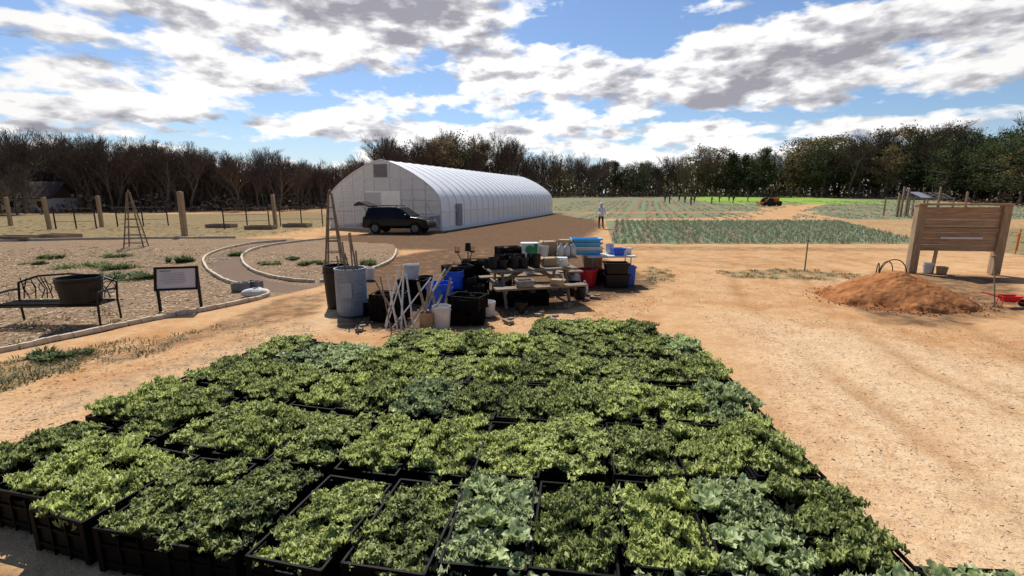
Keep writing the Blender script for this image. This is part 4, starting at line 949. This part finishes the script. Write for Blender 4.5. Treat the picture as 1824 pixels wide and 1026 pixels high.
# ---------------------------------------------------------------- crops
Vs=[];bank=[tuft(8,.07,.24,700+i,.012,.7) for i in range(8)]; Qs=[];Ts=[];o_=0
for r_ in range(50):
    x0=5.0+r_*.45
    for k_ in range(110):
        yy=23.0+k_*.2+rng.normal()*.08; xx=x0+(yy-23)*.22+rng.normal()*.09
        if yy>43.5 or xx>20.2+(yy-23)*.45: continue
        if rng.random()<.16: continue
        V,Q,T=bank[rng.integers(8)]; s=rng.uniform(.5,1.3); Vs.append(V*s+np.array([xx,yy,-.01])); Qs.append(Q+o_); Ts.append(T); o_+=len(V)
for r_ in range(70):
    x0=7+r_*1.1
    if r_%6==5: continue
    for k_ in range(75):
        yy=47+k_*.75; xx=x0+(yy-48)*.28-8*(yy>66)*1.0
        if 60<yy<64 or 78<yy<81: continue
        pth=np.interp(yy,[46,72,92,105],[24.7,41.5,59,59])
        if abs(xx-pth)<2.0 or xx>85: continue
        if rng.random()<.25: continue
        V,Q,T=bank[rng.integers(8)]; s=rng.uniform(.8,1.3); Vs.append(V*np.array([2.0,2.8,.8])*s+np.array([xx,yy+rng.normal()*.1,float(terr(xx,yy))-.01])); Qs.append(Q+o_); Ts.append(T); o_+=len(V)
stuff('leek_rows',npmesh('leek_rows',np.concatenate(Vs),np.concatenate(Qs),np.concatenate(Ts),M_leek),'long rows of grey green leek plants')
# ---------------------------------------------------------------- trees
def bare_tree(seed,h):
    r=random.Random(seed); tb=MB(); A_=[]
    def grow(p,d,l,rad,dep):
        steps=3 if dep<2 else 2; q_=p.copy(); dd=d.copy()
        for s in range(steps):
            nd=(dd+Vector((r.gauss(0,.12),r.gauss(0,.12),r.gauss(.07,.06)))).normalized(); e_=q_+nd*l/steps
            r1=rad*(1-.3*(s+1)/steps)
            if dep<3: tb.cyl(q_,e_,rad*(1-.3*s/steps),r1,6 if dep<2 else 4,False)
            else: A_.append((tuple(q_),tuple(e_),max(rad*.8,.013)))
            q_=e_;dd=nd
            if dep>0 and dep<5 or (dep==0 and s>0):
                for _ in range(2 if dep<4 else 1):
                    an=r.uniform(0,6.28); sp_=r.uniform(.35,.8); per=nd.orthogonal().normalized(); per.rotate(Matrix.Rotation(an,3,nd)); nn=(nd+per*sp_+Vector((0,0,.28))).normalized()
                    grow(q_,nn,l*r.uniform(.5,.72),rad*.5,dep+1)
        if dep<5: grow(q_,dd,l*.6,rad*.6,dep+1)
    grow(Vector((0,0,0)),Vector((0,0,1)),h*.42,h*.017,0)
    a=np.array([x[0] for x in A_]);b_=np.array([x[1] for x in A_]);w_=np.array([x[2] for x in A_])
    d_=b_-a; s_=np.cross(d_,rdir(len(a))); s_/=np.linalg.norm(s_,axis=1,keepdims=True)+1e-9; s_*=w_[:,None]
    V=np.stack([a-s_,a+s_,b_+s_*.6,b_-s_*.6],1).reshape(-1,3); Q=np.arange(len(V)).reshape(-1,4)
    k_=h/max(V[:,2].max(),1); V*=k_; tb.v=[(x*k_,y*k_,z*k_) for x,y,z in tb.v]
    return tb.mesh('trunk',M_bark),npmesh('crown',V,Q,rng.uniform(0,1,len(V)),M_brush)
def leafy(seed,h,mat,conic=False):
    r=np.random.default_rng(seed); tb=MB(); Cs=[];Ss=[]
    tb.cyl((0,0,0),(0.1,0,h*.9),h*.02,h*.004,7,False)
    nc=75 if not conic else 95
    for i in range(nc):
        t=r.uniform(.22,1) if not conic else r.uniform(.15,1)**.8
        a=r.uniform(0,6.28); R=h*(.24*math.sin(math.pi*min(1,(t-.12)/.95))**.6 if not conic else .24*(1-t)+.03)*r.uniform(.3,1.35)
        c=np.array([R*math.cos(a),R*math.sin(a),h*t+r.normal()*h*.02]); tb.cyl((0,0,h*t*.85),tuple(c),h*.004,h*.001,4,False)
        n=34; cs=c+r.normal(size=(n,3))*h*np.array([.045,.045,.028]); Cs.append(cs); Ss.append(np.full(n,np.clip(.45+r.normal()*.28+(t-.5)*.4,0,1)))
    C=np.concatenate(Cs);T=np.concatenate(Ss); n=len(C); s=h*.0115; A1=rdir(n)*s*r.uniform(.5,1.5,(n,1)); B1=np.cross(A1,rdir(n)); B1=B1/(np.linalg.norm(B1,axis=1,keepdims=True)+1e-9)*s*.6
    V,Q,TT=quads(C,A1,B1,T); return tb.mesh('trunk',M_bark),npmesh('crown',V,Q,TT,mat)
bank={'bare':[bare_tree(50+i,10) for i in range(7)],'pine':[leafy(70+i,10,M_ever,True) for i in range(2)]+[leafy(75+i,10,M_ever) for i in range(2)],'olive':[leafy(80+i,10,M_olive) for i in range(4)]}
info={'bare':('bare_tree','leafless deciduous tree with fine grey brown branches at the wood edge'),'pine':('evergreen_tree','dark green evergreen tree at the edge of the wood'),'olive':('budding_tree','olive brown tree with thin early foliage at the wood edge')}
LX=[-700,-200,0,500,640,700,1000,1250,1600,1824,2100,2600]; LY=[55,60,66,76,92,118,138,148,122,82,68,55]
TX=[-700,0,60,100,200,300,400,450,480,560,640,680,740,800,900,960,1050,1150,1200,1240,1300,1400,1500,1600,1700,1750,1790,1824,2600]
TY=[250,258,250,246,250,260,270,286,266,280,288,258,238,243,252,274,282,288,284,266,278,256,246,234,236,244,224,208,200]
def treeline(px): return float(np.interp(px,LX,LY)),float(np.interp(px,TX,TY))
for px in list(np.linspace(-220,2020,255)):
    px+=random.uniform(-9,9); Y_,tp=treeline(px); Y_*=random.uniform(.94,1.1); X_=(px-912)/F*Y_; hh_=((347-tp)/F*Y_+2.3)*random.uniform(.78,1.04)-float(terr(X_,Y_))
    u=random.random()
    if px<640: kd='bare' if u<.97 else 'olive'
    elif px<980: kd='bare' if u<.90 else ('pine' if u<.95 else 'olive')
    elif px<1260: kd='pine' if u<.32 else ('olive' if u<.45 else 'bare')
    elif px<1680: kd='olive' if u<.40 else ('pine' if u<.66 else 'bare')
    else: kd='pine' if u<.62 else ('olive' if u<.85 else 'bare')
    if kd=='bare': hh_*=1.07
    tm,cm=random.choice(bank[kd]); nm,lb=info[kd]
    if px<150 and 62<Y_<69: Y_=60
    e=thing(nm,lb,'tree',(X_,Y_,float(terr(X_,Y_))-.05),random.uniform(0,6.28),'trees along the wood edge'); s=hh_/10; e.scale=(s*random.uniform(.95,1.35),)*2+(s,)
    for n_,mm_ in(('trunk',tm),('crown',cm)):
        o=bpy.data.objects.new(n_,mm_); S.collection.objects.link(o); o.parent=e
for i in range(8):
    e=thing('bare_tree','small leafless tree standing before a white house','tree',(hx-6+i*1.7+random.uniform(-.5,.5),random.uniform(50,57),0),random.uniform(0,6),'trees along the wood edge'); s=random.uniform(.42,.68); e.scale=(s*1.3,s*1.3,s)
    for n_,mm_ in zip(('trunk','crown'),random.choice(bank['bare'])):
        o=bpy.data.objects.new(n_,mm_); S.collection.objects.link(o); o.parent=e
n=75000; px=rng.uniform(-650,2500,n); Y_=np.interp(px,LX,LY)*rng.uniform(1.0,1.3,n); X_=(px-912)/F*Y_
top=((347-np.interp(px+rng.normal(size=n)*8,TX,TY))/F*np.interp(px,LX,LY)+2.3)*(np.where(px<980,.66,.80)+.10*np.sin(px*.09)+.06*np.sin(px*.31))
g=terr(X_,Y_); zz=g+(top-g)*rng.uniform(0,1,n)**1.25*.95
C=np.stack([X_,Y_,zz],1); L_=rng.uniform(.4,1.6,n); d_=np.stack([rng.normal(size=n)*.35,rng.normal(size=n)*.35,np.ones(n)],1); d_*=L_[:,None]
leafm=(rng.uniform(size=n)<np.where(px>1250,.5,np.where(px>980,.4,.06)))
w_=np.where(leafm,.28,.065)*rng.uniform(.6,1.4,n); d_[leafm]*=.3
A1=np.stack([np.ones(n),rng.normal(size=n)*.5,np.zeros(n)],1)*w_[:,None]
def part(mask,mat,nm,lab):
    V,Q,T=quads(C[mask],A1[mask],d_[mask],rng.uniform(0,1,mask.sum())); stuff(nm,npmesh(nm,V,Q,T,mat),lab)
gm=leafm&(rng.uniform(size=n)<np.where(px>1680,.7,.45))
part(~leafm,M_brush,'distant_wood','dense bare brown woodland behind the field')
part(leafm&~gm,M_olive,'distant_thicket','olive brown thicket within the wood'); part(gm,M_ever,'distant_evergreens','dark evergreens within the wood')
n=24000; px=rng.uniform(-650,2500,n); Y_=np.interp(px,LX,LY)*rng.uniform(.9,1.06,n); X_=(px-912)/F*Y_; g=terr(X_,Y_); zz=g+rng.uniform(0,1,n)**1.5*(1.6+.9*np.sin(px*.05))
C=np.stack([X_,Y_,zz],1); A1=rdir(n)*rng.uniform(.06,.22,(n,1)); d_=np.cross(A1,rdir(n))*.9
V,Q,T=quads(C,A1,d_,rng.uniform(0,1,n)); stuff('undergrowth',npmesh('undergrowth',V,Q,T,M_brush),'low brown undergrowth at the foot of the wood')
print('done')
